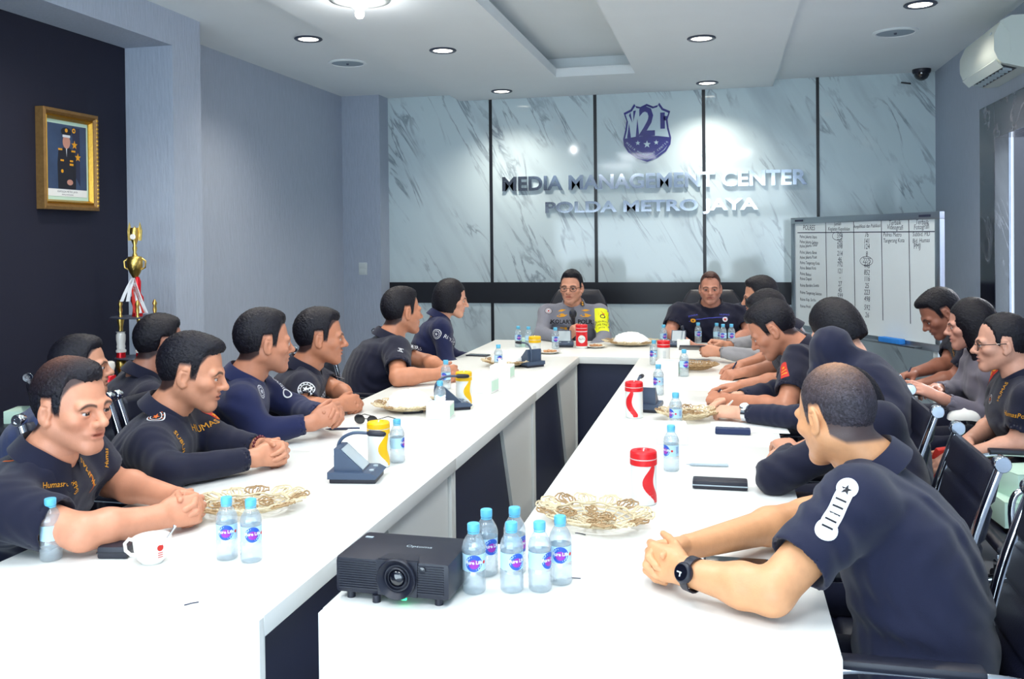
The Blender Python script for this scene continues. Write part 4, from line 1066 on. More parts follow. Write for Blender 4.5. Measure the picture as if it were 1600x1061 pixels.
P['R2'] = person('man in a black shirt with a red sleeve patch looking down', atX(1207, 514, .215), 176, 34, hs=1.05, ty=178, pelvis=(.46, 4.22, .52), skin=(190, 128, 100), fine=1.0, slump=.05,
    Lh=dict(e=atZ(1228, 640, .80), w=atZ(1134, 624, .79), n=(.1, .6, -.8), m='pen'), R=dict(e=atZ(1222, 596, .81), w=atZ(1160, 602, .79), n=(0, -.2, -1), m='rest'))
P['R1b'] = person('dark haired person bending forward behind the man with the red sleeve patch', atX(1200, 490, .225), 180, 30, hs=.98, ty=180, pelvis=(.46, 4.92, .52), skin=(186, 126, 100), fine=1.25, slump=.05,
    Lh=dict(e=atZ(1222, 572, .81), w=atZ(1166, 581, .79), n=(0, .5, -.9), m='pen'), R=dict(e=atZ(1205, 560, .81), w=atZ(1158, 570, .79), n=(0, -.2, -1), m='rest'))
P['R1'] = person('man in light grey long sleeves and black wristwatch at the far right', atX(1188, 463, .222), 182, 10, hs=1.0, ty=185, pelvis=(.46, 5.72, .52), skin=(200, 142, 114), shirt='cloth_lgrey', sleeve='long', glasses=True, fine=1.2, watch=(-1, ('black_plastic', 'black_plastic', 'lens')),
    Lh=dict(e=atZ(1205, 560, .81), w=atZ(1124, 550, .81), d=(-1, .1, .1), n=(0, .8, -.4), m='grip'), R=dict(e=atZ(1190, 533, .81), w=atZ(1135, 540, .81), d=(-1, -.1, .1), n=(0, -.8, -.4), m='grip'))
s1 = atX(1470, 489, 1.17)
P['S1'] = person('man in a black short sleeved shirt writing in a notebook in front of the whiteboard', s1, 186, 34, hs=1.08, ty=182, pelvis=(s1[0]+.30, s1[1]+.02, .50), skin=(164, 108, 88), fine=1.2, hair='fade', slump=.05,
    Lh=dict(e=atY(1494, 590, s1[1]-.14), w=atY(1432, 603, s1[1]-.20), n=(0, .4, -1), m='rest'), R=dict(e=atY(1482, 568, s1[1]+.05), w=atY(1430, 582, s1[1]-.08), n=(0, -.3, -1), m='pen'))
s2 = atX(1516, 508, 1.15)
P['S2'] = person('woman with long black hair in a grey long sleeved shirt on the second row', s2, 172, 8, hs=.98, ty=176, pelvis=(s2[0]+.22, s2[1]+.02, .50), skin=(206, 150, 130), shirt='cloth_grey2', sleeve='long', hair='long', female=True, fine=1.2, bulk=1.1,
    Lh=dict(e=atY(1552, 660, s2[1]-.16), w=atY(1470, 622, s2[1]-.20), n=(0, .5, -.8), m='rest'), R=dict(e=atY(1500, 610, s2[1]+.2), w=atY(1462, 608, s2[1]-.05), n=(0, -.5, -.8), m='rest'))
s3 = atX(1566, 537, 1.10)
P['S3'] = person('woman with eyeglasses and tied back hair holding a red phone', s3, 172, 4, hs=.97, ty=174, pelvis=(s3[0]+.16, s3[1]+.02, .50), skin=(212, 156, 132), hair='tied', female=True, glasses=True, fine=1.15, bulk=1.12,
    Lh=dict(e=atY(1594, 694, s3[1]-.20), w=atY(1508, 712, s3[1]-.18), n=(0, .5, -.6), m='rest'), R=dict(e=atY(1556, 660, s3[1]+.18), w=atY(1512, 690, s3[1]-.02), n=(0, -.6, -.5), m='rest'))
# ------------------------------------------------------------------ chairs
def chair_parts(t, arms=True):
    def pad(prof, half, th, grooves):
        rings = []
        n = len(prof)
        for i, (x, z) in enumerate(prof):
            a = prof[max(i-1, 0)]; b = prof[min(i+1, n-1)]; tx, tz = b[0]-a[0], b[1]-a[1]; l = math.hypot(tx, tz); nx, nz_ = tz/l, -tx/l
            g = 1-.5*max(0, math.cos(i/(n-1)*2*PI*grooves))**10 if 0 < i < n-1 else .45
            k = th*g
            rings.append([(x+nx*k*s_, y, z+nz_*k*s_) for y, s_ in ((-half, .2), (-half+.012, .5), (half-.012, .5), (half, .2), (half, -.2), (half-.012, -.5), (-half+.012, -.5), (-half, -.2))])
        return MB().ring_surface(rings, True, True)
    bk = [(-.19-.13*(i/40)**1.1-.012*math.sin(PI*i/40), .42+.50*i/40) for i in range(41)]
    pad(bk, .205, .034, 5).build('backrest', M['leather'], t, .9)
    st = [(.24-.43*i/40, .455-.015*math.sin(PI*i/40)+(.012 if i < 3 else 0)) for i in range(41)]
    pad(st, .215, .04, 5).build('seat', M['leather'], t, .9)
    for sg in (-1, 1):
        y = sg*.222
        pts = catmull([(.245, y, .445), (.05, y, .432), (-.14, y, .43), (-.19, y, .455), (-.215, y, .55), (-.262, y, .75), (-.322, y, .925)], 6)
        r = MB(); r.tube(pts, .0125, 8)
        T = Matrix.Translation((-.325, y+sg*.004, .935)) @ Matrix.Rotation(PI/2, 4, 'X')
        rail = r.build('side_rail', M['chrome'], t, 1.)
        MB().lathe([(.019, -.016), (.021, -.013), (.021, .013), (.019, .016), (.010, .016), (.008, .013), (0, .013)], n=20, mtx=T).build('rail_end', M['chrome'], rail, .6)
        if arms:
            a = MB(); a.tube(catmull([(-.232, y+sg*.01, .62), (-.20, y+sg*.015, .68), (-.05, y+sg*.015, .69), (.14, y+sg*.015, .685), (.20, y+sg*.015, .64), (.19, y+sg*.012, .50), (.14, y+sg*.005, .44)], 6), .011, 8)
            am = a.build('arm', M['chrome'], t, 1.)
            MB().box((.02, y+sg*.015, .70), (.26, .042, .02), bev=.008).build('arm_pad', M['black_plastic'], am, .8)
    MB().lathe([(.03, .40), (.03, .24), (.045, .235), (.045, .12), (.03, .11)], n=16).build('column', M['chrome'], t, .7)
    MB().box((0, 0, .415), (.24, .30, .03), bev=.006).build('mechanism', M['black_plastic'], t)
    for k in range(5):
        a = 2*PI*k/5; c, s_ = math.cos(a), math.sin(a)
        lg = MB().tube([(0, 0, .125), (c*.15, s_*.15, .11), (c*.29, s_*.29, .085)], [.028, .022, .014], 8).build('base_leg', M['chrome'], t, .9)
        MB().lathe([(.0, -.012), (.026, -.012), (.028, 0), (.026, .012), (0, .012)], n=14, mtx=Matrix.Translation((c*.29, s_*.29, .03)) @ Matrix.Rotation(a, 4, 'Z') @ Matrix.Rotation(PI/2, 4, 'X')).tube([(c*.29, s_*.29, .03), (c*.29, s_*.29, .085)], .009, 6).build('caster', M['black_plastic'], lg, .6)
chair0 = thing('office_chair', 'black leather chair with chrome side rails behind the man with the wristwatch', 'chair', (.36, 2.08, 0), PI, 'chrome railed meeting chairs')
chair_parts(chair0); freeze(chair0)
def chair(x, y, rz, label):
    c = copy_tree(chair0, None, (x, y, 0), rz); c['label'] = label; return c
for y, lb in ((2.76, 'black leather chair with chrome rails, second from the near end of the right row'), (3.48, 'black leather chair with chrome rails behind the dark bob hair, third on the right row'),
              (4.20, 'black leather chair with chrome rails, fourth on the right row'), (4.95, 'black leather chair with chrome rails, fifth on the right row'), (5.70, 'black leather chair with chrome rails, farthest on the right row')):
    chair(.36, y, PI, lb)
for (x, y), lb in (((-1.95, 2.12), 'black leather chair under the man at the near left'), ((-1.97, 2.80), 'black leather chair under the man with yellow chest lettering'), ((-1.97, 3.30), 'black leather chair under the man in navy long sleeves'),
                ((-1.97, 3.85), 'black leather chair under the moustached man'), ((-1.97, 4.78), 'black leather chair behind the heavy man on the left'), ((-1.9, 5.80), 'black leather chair under the woman with the bob')):
    chair(x, y, 0, lb)
for pk, lb in (('S1', 'black leather chair under the man writing before the whiteboard'), ('S2', 'black leather chair under the woman with long hair'), ('S3', 'black leather chair under the woman with tied back hair')):
    q = P[pk].root.location; chair(q.x-.02, q.y, PI, lb)
chair(-2.52, 2.80, .4, 'black leather chair under the young man in slate blue'); chair(-2.62, 3.5, .8, 'black leather chair in front of the trophy')
boxchair = chair(1.12, 3.52, PI, 'black leather chair holding pale green boxes at the right edge')
def exec_chair(x, y, label):
    t = thing('executive_chair', label, 'chair', (x, y, 0), -PI/2, 'high backed chairs at the head table')
    def slab(pts, half, th, name, crown=0.):
        rings = []
        for i, (px, pz) in enumerate(pts):
            f = i/(len(pts)-1); hw = half*(1-crown*max(0, f-.7)**2*4)
            e = .6 if i in (0, len(pts)-1) else 1
            rings.append([(px+math.cos(a)*th*e-.05*(math.sin(a)**2)*(-1), math.sin(a)*hw, pz) for a in [2*PI*j/24 for j in range(24)]])
        return MB().ring_surface(rings, True, True).build(name, M['leather'], t, 1.2)
    slab([(-.22-.16*(i/24), .48+.62*i/24) for i in range(25)], .25, .05, 'backrest', .9)
    MB().box((.02, 0, .46), (.5, .5, .1), bev=.035).build('seat', M['leather'], t, .9)
    for sg in (-1, 1):
        MB().tube(catmull([(-.2, sg*.27, .5), (-.2, sg*.29, .66), (.12, sg*.29, .67), (.18, sg*.28, .6), (.1, sg*.26, .46)], 5), .02, 8).build('arm', M['black_plastic'], t, 1.)
    MB().lathe([(.035, .42), (.035, .1)], n=14).build('column', M['chrome'], t, .7)
    for k in range(5):
        a = 2*PI*k/5; lg = MB().tube([(0, 0, .11), (math.cos(a)*.3, math.sin(a)*.3, .07)], [.028, .016], 8).build('base_leg', M['black_plastic'], t, .9)
        MB().lathe([(0, 0), (.025, .01), (.025, .05), (0, .06)], (math.cos(a)*.3, math.sin(a)*.3, 0), 12).build('caster', M['black_plastic'], lg, .6)
exec_chair(P['F1'].root.location.x-.03, 7.16, 'dark high backed chair behind the officer with the microphone')
exec_chair(P['F2'].root.location.x, 7.16, 'dark high backed chair behind the heavy balding man')
# ------------------------------------------------------------------ things on the tables
def wrap(geo, r, z0, a0=-PI/2):
    return [(r*math.cos(a0+x/r), r*math.sin(a0+x/r), z0+y) for x, y, z in geo[0]], geo[1]
M['label_film'] = mat('pale blue label film', (176, 214, 234), .4, var=.10, scale=60)
M['label_blue'] = mat('blue label print', (34, 84, 190), .4, var=.12, scale=90)
M['label_purple'] = mat('purple label print', (150, 40, 170), .4, var=.1)
M['water'] = bottle_mat('drinking water', (.965, .985, .995), .25)
def make_bottle():
    t = thing('water_bottle', '', 'bottle', (0, 0, 0), 0, 'small water bottles')
    pr = [(.024, .0), (.0275, .004), (.0285, .010), (.0275, .016), (.0288, .020), (.0275, .026), (.0288, .031), (.0275, .037), (.0286, .042), (.0286, .052), (.0270, .055), (.0270, .100), (.0286, .104), (.0282, .112), (.0250, .124), (.0185, .136), (.0132, .144), (.0118, .149), (.0118, .156)]
    b = MB().lathe([(0, .003)]+pr, n=28, caps=False).build('bottle_body', M['bottle'], t, 1.2)
    MB().lathe([(0, .004)]+[(r-.0016, z+.001) for r, z in pr if z < .126]+[(0, .124)], n=24, caps=False).build('water', M['water'], b, 1.2)
    rg = []
    for i in range(29):
        a = 2*PI*i/28; rg.append(a)
    c = MB()
    c.lathe([(.0140, .149), (.0148, .151), (.0148, .166), (.0138, .168), (0, .168)], n=30).lathe([(.0142, .1445), (.0142, .1480)], n=30, caps=False)
    c.build('cap', M['cap_blue'], t, .6)
    lb = MB().lathe([(.0274, .057), (.0276, .057), (.0276, .098), (.0274, .098)], n=32, caps=False).build('label', M['label_film'], t, 1.)
    def wl(name, g, m, lift, a0=-PI/2): return link(name, geo_mesh(name, wrap(g, .0277+lift, .0775, a0)), M[m], lb)
    for a0 in (-PI/2, PI/2):
        wl('round_logo', disc_geo(.0205, n=24), 'label_blue', .0, a0)
        wl('logo_base', ([(x, y-.002, 0) for x, y, z in disc_geo(.0125, n=18, sx=1.0, sy=.9)[0]], disc_geo(.0125, n=18)[1]), 'label_purple', .0003, a0)
        wl('lettering', text_geo('Pure Life', .0118, 0, .002, bold=.035), 'white_emb', .0006, a0)
    wl('red_dot', disc_geo(.0042, n=12, k=1, cx=.028), 'red', .0003); wl('fine_print', join_geo([rect_geo(.012, .0016, .05, .012-.005*i, 4, 1) for i in range(5)]), 'label_blue', .0003)
    return t
bottle0 = make_bottle(); freeze(bottle0)
BOT = [(80, 874, 1, 'half full water bottle at the near left corner, in front of the leaning man'), (355, 872, -.1, 'water bottle behind the cup, left of the pair on the near left table'), (393, 876, .15, 'water bottle behind the cup, right of the pair on the near left table'),
       (621, 722, 1.2, 'water bottle right of the nearest yellow lidded canister'), (688, 648, .7, 'water bottle in front of the second desk microphone on the left table'), (697, 608, -.5, 'water bottle beside the forearm of the heavy man, behind the yellow lidded canister'),
       (779, 578, .3, 'water bottle before the farthest rattan basket on the left table'), (810, 542, .2, 'leftmost water bottle at the left end of the head table'), (826, 543, .6, 'second water bottle at the left end of the head table'), (868, 545, .1, 'water bottle in front of the speaking officer'),
       (1037, 540, .4, 'water bottle behind the far red lidded canister'), (1022, 570, -.7, 'water bottle left of the far red lidded canister'), (1069, 588, .5, 'water bottle beside the pale box on the far right table'), (1091, 536, .2, 'leftmost of the four bottles before the heavy balding man'),
       (1120, 537, 1., 'second of the four bottles before the heavy balding man'), (1130, 539, -.2, 'third of the four bottles before the heavy balding man'), (1143, 539, .1, 'rightmost of the four bottles before the heavy balding man'),
       (1029, 617, -.8, 'water bottle behind the desk microphone on the right table'), (1056, 672, -1., 'water bottle right of the desk microphone on the right table'), (1049, 735, -.9, 'water bottle right of the nearest red lidded canister'),
       (741, 924, 0, 'front left bottle of the cluster beside the projector'), (761, 897, .5, 'back left bottle of the cluster beside the projector'), (800, 922, .5, 'front middle bottle of the cluster beside the projector'), (805, 893, 1., 'back middle bottle of the cluster beside the projector'), (844, 921, .9, 'front right bottle of the cluster beside the projector'), (876, 910, 0, 'rightmost bottle of the cluster beside the projector')]
for i, (px, py, a, lb) in enumerate(BOT):
    q = atZ(px, py, .75); face = math.atan2(-q[1], -q[0])+PI/2
    o = bottle0 if i == 0 else copy_tree(bottle0)
    o.scale = (.92, .92, .89); o.location = (q[0], q[1], .7505); o.rotation_euler = (0, 0, face+a); o['label'] = lb

def swoosh(r, h):
    L_, R_ = [], []
    for i in range(13):
        f = i/12; z = h*.74-(h*.70)*f
        x0 = .030-.034*math.sin(PI*min(1, f*1.05))**1.2+.012*f; w = .012+.020*math.sin(PI*f)**.8+.006*f
        L_.append((x0, z, 0)); R_.append((x0+w, z, 0))
    V = []; T = []; n = 9
    for a, b in zip(L_, R_):
        for j in range(n): f = j/(n-1); V.append((a[0]+(b[0]-a[0])*f, a[1], 0))
    for i in range(12):
        for j in range(n-1): k = i*n+j; T.append((k, k+1, k+n+1, k+n))
    return V, T
def make_canister(col, big=1.0):
    t = thing('wipes_canister', '', 'canister', (0, 0, 0), 0, None)
    r, h = .0385*big, .155*big
    MB().lathe([(r*.9, 0), (r*.97, .003), (r*.97, h*.72), (r*.93, h*.745), (r*.93, h*.76)], n=36).build('body', M['white_plastic'], t, .7)
    MB().lathe([(r*.99, h*.735), (r*1.02, h*.74), (r*1.02, h*.838), (r*.985, h*.842), (r*.985, h*.858), (r*1.02, h*.862), (r*1.0, h*.965), (r*.93, h*.99), (r*.5, h*1.0), (r*.42, h*.975), (0, h*.97)], n=36).build('lid', M[col], t, .5)
    MB().lathe([(r*.99, h*.842), (r*.99, h*.858)], n=36, caps=False).build('lid_band', M['white_plastic'], t, 1.)
    MB().tube([(0, 0, h*.97), (.002, .001, h*1.03)], .002, 6).build('wipe_tip', M['tissue'], t)
    return t, r, h
def canister(px, py, col, kind, a, label, z=.75, big=1.):
    q = atZ(px, py, z); t, r, h = make_canister(col, big); t.location = (q[0], q[1], z+.0005); t.rotation_euler = (0, 0, math.atan2(-q[1], -q[0])+PI/2+a)
    t['label'] = label; t['group'] = 'wet wipe canisters'
    if kind == 'swoosh':
        link('swoosh_print', geo_mesh('swoosh_print', wrap(swoosh(r, h), r*.97+.0004, 0, -PI/2)), M[col], t)
    else:
        link('label_band', geo_mesh('label_band', wrap(rect_geo(r*3.2, h*.60, 0, h*.40, 20, 4), r*.97+.0004, 0, -PI/2)), M[col], t)
        link('round_label', geo_mesh('round_label', wrap(([(x, y+h*.40, 0) for x, y, z in disc_geo(r*.66)[0]], disc_geo(r*.66)[1]), r*.97+.0008, 0, -PI/2)), M['white_plastic'], t)
        link('lettering', geo_mesh('lettering', wrap(text_geo('PleiTis', r*.42, 0, h*.40), r*.97+.0012, 0, -PI/2)), M['ink'], t)
    g = join_geo([rect_geo(r*.5, .002, r*1.6, h*.6-.006*i, 4, 1) for i in range(9)])
    link('fine_print', geo_mesh('fine_print', wrap(g, r*.97+.0005, 0, PI*.2)), M['silver_plastic'], t)
canister(592, 729, 'yellow', 'swoosh', -.1, 'yellow lidded wipes canister beside the nearest desk microphone')
canister(725, 632, 'yellow', 'swoosh', -.1, 'yellow lidded wipes canister in front of the heavy man on the left')
canister(836, 563, 'yellow', 'swoosh', 2.4, 'yellow lidded wipes canister at the far end of the left table')
canister(909, 544, 'red', 'round', 0, 'red wipes canister in front of the speaking officer', big=1.08)
canister(1037, 572, 'red', 'swoosh', 2.6, 'red lidded wipes canister at the far end of the right table')
canister(991, 652, 'red', 'swoosh', -1.2, 'red lidded wipes canister left of the desk microphone on the right table')
canister(1006, 786, 'red', 'swoosh', -.15, 'red lidded wipes canister nearest the camera on the right table')

def desk_mic(px, py, rz, label, z=.75):
    q = atZ(px, py, z); t = thing('desk_microphone', label, 'microphone', (q[0], q[1], z), rz, 'conference desk microphones')
    MB().box((0, 0, .008), (.150, .125, .016), bev=.004).build('foot', M['black_plastic'], t)
    MB().prism([(-.08, -.066, .014), (.075, -.066, .014), (.083, -.066, .022), (.06, -.066, .034), (-.08, -.066, .036)], (0, .132, 0)).build('base', M['grey_plastic'], t, .4)
    MB().prism([(-.062, -.05, .034), (.035, -.05, .034), (-.045, -.05, .108), (-.062, -.05, .108)], (0, .1, 0)).build('speaker_wedge', M['grey_plastic'], t, .4)
    n = Vector((.074, 0, .08)).normalized()
    MB().prism([(.030, -.043, .040), (.030, .043, .040), (-.040, .043, .1045), (-.040, -.043, .1045)], n*.0022).build('speaker_panel', M['silver_plastic'], t, 0)
    for k in range(2): MB().lathe([(.008, .033), (.008, .038), (0, .038)], (.055, -.03+.06*k, 0), 14).build('button', M['silver_plastic'], t, .5)
    pts = catmull([(-.068, .03, .03), (-.072, .03, .085), (-.058, .03, .122), (-.02, .03, .142), (.03, .03, .142)], 8)
    MB().tube(pts, .0055, 8).build('gooseneck', M['grey_plastic'], t, 1.)
    MB().tube([(.028, .03, .142), (.035, .03, .142), (.07, .03, .140), (.085, .03, .139), (.09, .03, .138)], [.006, .010, .010, .0085, .004], 10).build('microphone_head', M['black_plastic'], t, 1.)
desk_mic(558, 748, .15, 'blue grey desk microphone nearest the camera on the left table')
desk_mic(706, 638, .5, 'desk microphone beside the yellow canister in the middle of the left table')
desk_mic(826, 572, 2.4, 'desk microphone at the far end of the left table')
desk_mic(882, 541, -1.4, 'desk microphone in front of the speaking officer')
desk_mic(1060, 541, -1.6, 'desk microphone in front of the heavy balding man')
desk_mic(1010, 640, 1.5, 'desk microphone seen edge on beside a red canister on the right table')

def tissue_box(px, py, rz, label, z=.75, s=1., m='paper', tissue=True, off=None):
    q = atZ(px, py, z) if off is None else off
    t = thing('tissue_box', label, 'box', (q[0], q[1], z), rz, None)
    MB().box((0, 0, .036*s), (.115*s, .115*s, .072*s), bev=.002).build('carton', M[m], t)
    MB().prism([(.058*s, -.05*s, .01*s), (.058*s, .05*s, .01*s), (.058*s, .05*s, .062*s), (.058*s, -.05*s, .062*s)], (.0006, 0, 0)).build('printed_side', M['mint'], t, 0)
    MB().lathe([(.03*s, .0722*s), (.03*s, .0728*s), (0, .0728*s)], n=20).build('opening', M['mint'], t, 0)
    if tissue:
        rings = []
        for k in range(5):
            f = k/4; rings.append([(math.cos(a)*(.026-.006*f+.008*f*math.sin(3*a))*s, math.sin(a)*(.010+.012*f*abs(math.cos(a)))*s, (.071+.030*f+.008*f*math.sin(2*a+1))*s) for a in [2*PI*j/16 for j in range(16)]])
        MB().ring_surface(rings, True, True).build('tissue', M['tissue'], t, 1.2)
tissue_box(757, 612, -.1, 'pale box right of the middle yellow canister')
tissue_box(688, 652, .1, 'white box behind the bottle in the middle of the left table', s=.9)
tissue_box(560, 700, .2, 'white box with green print behind the nearest desk microphone', s=.85, tissue=False)
tissue_box(785, 590, .0, 'pale box before the far left rattan basket')
tissue_box(1045, 585, -.1, 'pale green box at the far end of the right table', s=1.1, tissue=False)
tissue_box(1050, 690, .1, 'white box beside the folded hand with the pen on the right table', s=.95, tissue=False)
tissue_box(822, 541, .1, 'pale green box behind the far yellow canister', s=.8, m='mint', tissue=False)
tissue_box(1068, 543, .0, 'white card box beside the far right desk microphone', s=.75, tissue=False)

# bleached rattan baskets with looped petals
def basket(px, py, rx, ry, rz, label, npet=14, mound=False, z=.75, dark=False):
    q = atZ(px, py, z); t = thing('rattan_basket', label, 'basket', (q[0], q[1], z), rz, 'looped rattan baskets')
    rnd = random.Random(int(px)); mm = M['rattan_dark' if dark else 'rattan']
    b = MB()
    for k in range(7):
        f = (k+1)/7; b.tube([(rx*.66*f*math.cos(a), ry*.66*f*math.sin(a), .004+.014*f**3) for a in [2*PI*j/32 for j in range(32)]], .0022, 5, closed=True)
    for k in range(18):
        a = 2*PI*k/18; b.tube([(rx*.05*math.cos(a), ry*.05*math.sin(a), .004), (rx*.4*math.cos(a), ry*.4*math.sin(a), .006), (rx*.68*math.cos(a), ry*.68*math.sin(a), .022)], .0022, 5)
    b.build('woven_base', mm, t, 1.)
    rim = MB()
    for k in range(2): rim.tube([(rx*.68*math.cos(a), ry*.68*math.sin(a), .022+.005*k+.003*math.sin(9*a+k*3)) for a in [2*PI*j/54 for j in range(54)]], .0034, 6, closed=True)
    rim.build('braided_rim', mm, t, 1.)
    for k in range(npet):
        a = 2*PI*k/npet+rnd.uniform(-.06, .06); c, s_ = math.cos(a), math.sin(a); p = MB()
        for w in (1., .62, .3):
            pts = []
            for j in range(15):
                u = 2*PI*j/15; rr = .68+.17*(1-math.cos(u))*(.6+.4*w)*.98; lat = .21*w*math.sin(u)*(.6+.5*abs(math.sin(u/2)))
                zz = .022+.014*(1-math.cos(u))*.5+.008*rnd.random()
                pts.append(((rr*c-lat*s_)*rx, (rr*s_+lat*c)*ry, zz))
            p.tube(pts, .0024, 5, closed=True)
        p.tube([(rx*.7*c, ry*.7*s_, .024), (rx*.98*c, ry*.98*s_, .034)], .002, 5)
        p.build('petal', M['rattan_dark'] if k % 3 == 0 else mm, t, 1.)
    sc = MB()
    for k in range(9):
        cx_, cy_ = rnd.uniform(-.42, .42)*rx, rnd.uniform(-.4, .4)*ry; r0 = rnd.uniform(.018, .034); ph = rnd.uniform(0, 6)
        sc.tube([(cx_+r0*(1-j/26)*math.cos(ph+j*.55), cy_+r0*(1-j/26)*math.sin(ph+j*.55), .022+.008*rnd.random()) for j in range(24)], .0021, 5)
    sc.build('scrollwork', M['rattan_dark'], t, 1.)
    if mound:
        rings = []
        for k in range(8):
            f = k/7; rr = math.cos(f*PI/2)*.62+.01
            rings.append([(rx*rr*math.cos(a)*(1+.08*math.sin(5*a+k)), ry*rr*math.sin(a)*(1+.08*math.cos(4*a+k)), .02+.075*math.sin(f*PI/2)+.006*math.sin(6*a+2*k)) for a in [2*PI*j/28 for j in range(28)]])
        MB().ring_surface(rings, True, True).build('white_wrap', M['tissue'], t, 1.2)
basket(385, 800, .175, .125, .5, 'rattan basket with petal loops by the clasped hands at the near left')
basket(640, 642, .17, .14, .3, 'rattan basket in front of the moustached man', mound=True)
basket(792, 572, .16, .13, 0, 'rattan basket topped with white wrapping at the far end of the left table', mound=True)
basket(986, 540, .21, .15, .0, 'large rattan basket with a white mound between the two people at the head table', mound=True)
basket(1088, 578, .13, .12, 0, 'brown rattan basket before the grey sleeved hands on the right', dark=True)
basket(928, 818, .17, .135, -.5, 'rattan basket nearest the camera on the right table')
basket(1075, 655, .14, .12, .4, 'rattan basket behind the bottle in the middle of the right table')

# plates with snacks
for px, py, lb in ((858, 552, 'small plate of snacks left of the officer'), (930, 543, 'small plate of snacks right of the red canister')):
    q = atZ(px, py, .75); t = thing('snack_plate', lb, 'plate', (q[0], q[1], .75))
    MB().lathe([(.0, .004), (.05, .004), (.08, .016), (.082, .015), (.052, .001), (0, 0)], n=28, caps=False).build('plate', M['white_cer'], t, 1.)
    for k in range(9):
        a = k*2.4; r = .014*math.sqrt(k)
        MB().lathe([(0, 0), (.013, .004), (.012, .011), (0, .016)], (r*math.cos(a), r*math.sin(a), .008), 8).build('snack', M['snack'], t, 1.)

# projector
pq = atZ(632, 905, .75)
t = thing('projector', 'black projector with a round lens on the near right table', 'projector', (-.692, 1.90, .75), math.radians(-1))
pw_, pd_, ph_ = .258, .175, .078
def pbox(): return None
b = MB(); b.box((0, 0, .014+ph_/2), (pw_, pd_, ph_), bev=.010); cas = b.build('casing', M['black_plastic'], t, .6)
for k in range(12):
    z = .026+k*.0052
    for x0, x1 in ((-pw_/2+.010, -.026), (.054, pw_/2-.012)):
        MB().bx(x0, x1, -pd_/2-.0018, -pd_/2+.002, z, z+.0024).build('louvre', M['black_plastic'], cas, 0)
MB().prism([(-.030, -pd_/2-.003, .018), (.058, -pd_/2-.003, .018), (.060, -pd_/2-.003, .0925), (-.034, -pd_/2-.003, .0925)], (0, .012, 0)).build('lens_housing', M['black_plastic'], t, 0)
T = Matrix.Translation((.014, -pd_/2-.004, .056)) @ Matrix.Rotation(PI/2, 4, 'X')
lr = MB().lathe([(.043, -.004), (.0435, .008), (.041, .010), (.030, .001), (.026, -.004), (.0245, -.004), (.0245, .004), (.022, .006), (.021, -.006)], n=40, caps=False, mtx=T).build('lens_ring', M['black_plastic'], t, .5)
MB().lathe([(.021, -.006), (.018, .001), (.010, .005), (0, .006)], n=32, caps=False, mtx=T).build('lens', M['lens'], lr, PI)
MB().lathe([(.007, 0), (.007, .003), (0, .004)], n=16, mtx=Matrix.Translation((.071, -pd_/2-.002, .077)) @ Matrix.Rotation(PI/2, 4, 'X')).build('sensor', M['lens'], t, .6)
MB().box((.029, -pd_/2-.004, .015), (.012, .006, .006)).build('power_light', M['led_green'], t, 0)
for x, y in ((-.1, -.07), (-.035, -.085), (.1, -.07), (.1, .07), (-.1, .07)): MB().lathe([(.009, 0), (.009, .016)], (x, y, 0), 12).build('foot', M['black_plastic'], t, .6)
g = text_geo('Optoma', .018, .03, .005); me = geo_mesh('lettering', g); place_mesh(me, (0, 0, .0145+ph_), (1, 0, 0), (0, 1, 0)); link('lettering', me, M['silver_plastic'], cas)
MB().prism([(-.03, -.085, .0922), (.06, -.085, .0922), (.05, -.05, .0922), (-.02, -.05, .0922)], (0, 0, .002)).build('focus_cover', M['black_plastic'], cas, 0)
MB().box((-.105, .045, .0925), (.018, .008, .001)).build('badge', M['silver_plastic'], cas, 0)

# cup, spoon, case, phones, pens, papers
q = atZ(238, 878, .75); t = thing('coffee_cup', 'white coffee cup with a small red mark at the near left', 'cup', (q[0], q[1], .75), 0)
MB().lathe([(0, .003), (.022, .003), (.024, 0), (.027, .003), (.036, .014), (.042, .034), (.045, .062), (.0435, .0625), (.040, .036), (.034, .016), (.024, .008), (0, .008)], n=40, caps=False).build('cup_body', M['white_cer'], t, 1.)
hd = Vector((-RT[0], -RT[1], 0)).normalized()
MB().tube([Vector((0, 0, z))+hd*r for r, z in ((.041, .052), (.056, .056), (.066, .045), (.064, .028), (.052, .018), (.036, .018))], .0045, 8).build('handle', M['white_cer'], t, 1.)
link('red_mark', geo_mesh('red_mark', wrap(join_geo([disc_geo(.008, n=14, k=1, cx=0, cy=.006)]+[rect_geo(.012, .002, 0, -.006-.005*i, 3, 1) for i in range(3)]), .0437, .038, math.atan2(RT[1], RT[0])-.75)), M['red_emb'], t)
tag(MB().tube([(q[0]+.01, q[1]-.005, .765), (q[0]+.035, q[1]+.035, .82), (q[0]+.036, q[1]+.04, .828)], [.0025, .0025, .005], 8).build('teaspoon', M['chrome'], None, 1.), 'dark teaspoon standing in the white coffee cup', 'spoon')
def slab(name, px, py, dx, dy, h, rz, m, label, cat, z=.75, extra=None):
    q = atZ(px, py, z); t = thing(name, label, cat, (q[0], q[1], z), rz)
    MB().box((0, 0, h/2+.0003), (dx, dy, h), bev=min(h*.3, .006)).build('body', M[m], t, .6)
    if extra: extra(t)
    return t
scr = lambda dx, dy, h: (lambda t: MB().box((0, 0, h+.0006), (dx*.92, dy*.9, .0006)).build('screen', M['lens'], t, 0))
slab('hard_case', 183, 868, .075, .055, .030, .2, 'black_plastic', 'small black case beside the white coffee cup', 'case', extra=lambda t: MB().box((0, 0, .0155), (.0765, .0565, .002)).build('seam', M['groove'], t, 0))
slab('smartphone', 747, 556, .15, .072, .008, -.15, 'black_plastic', 'black phone lying by the woman with the bob', 'phone', extra=scr(.15, .072, .008))
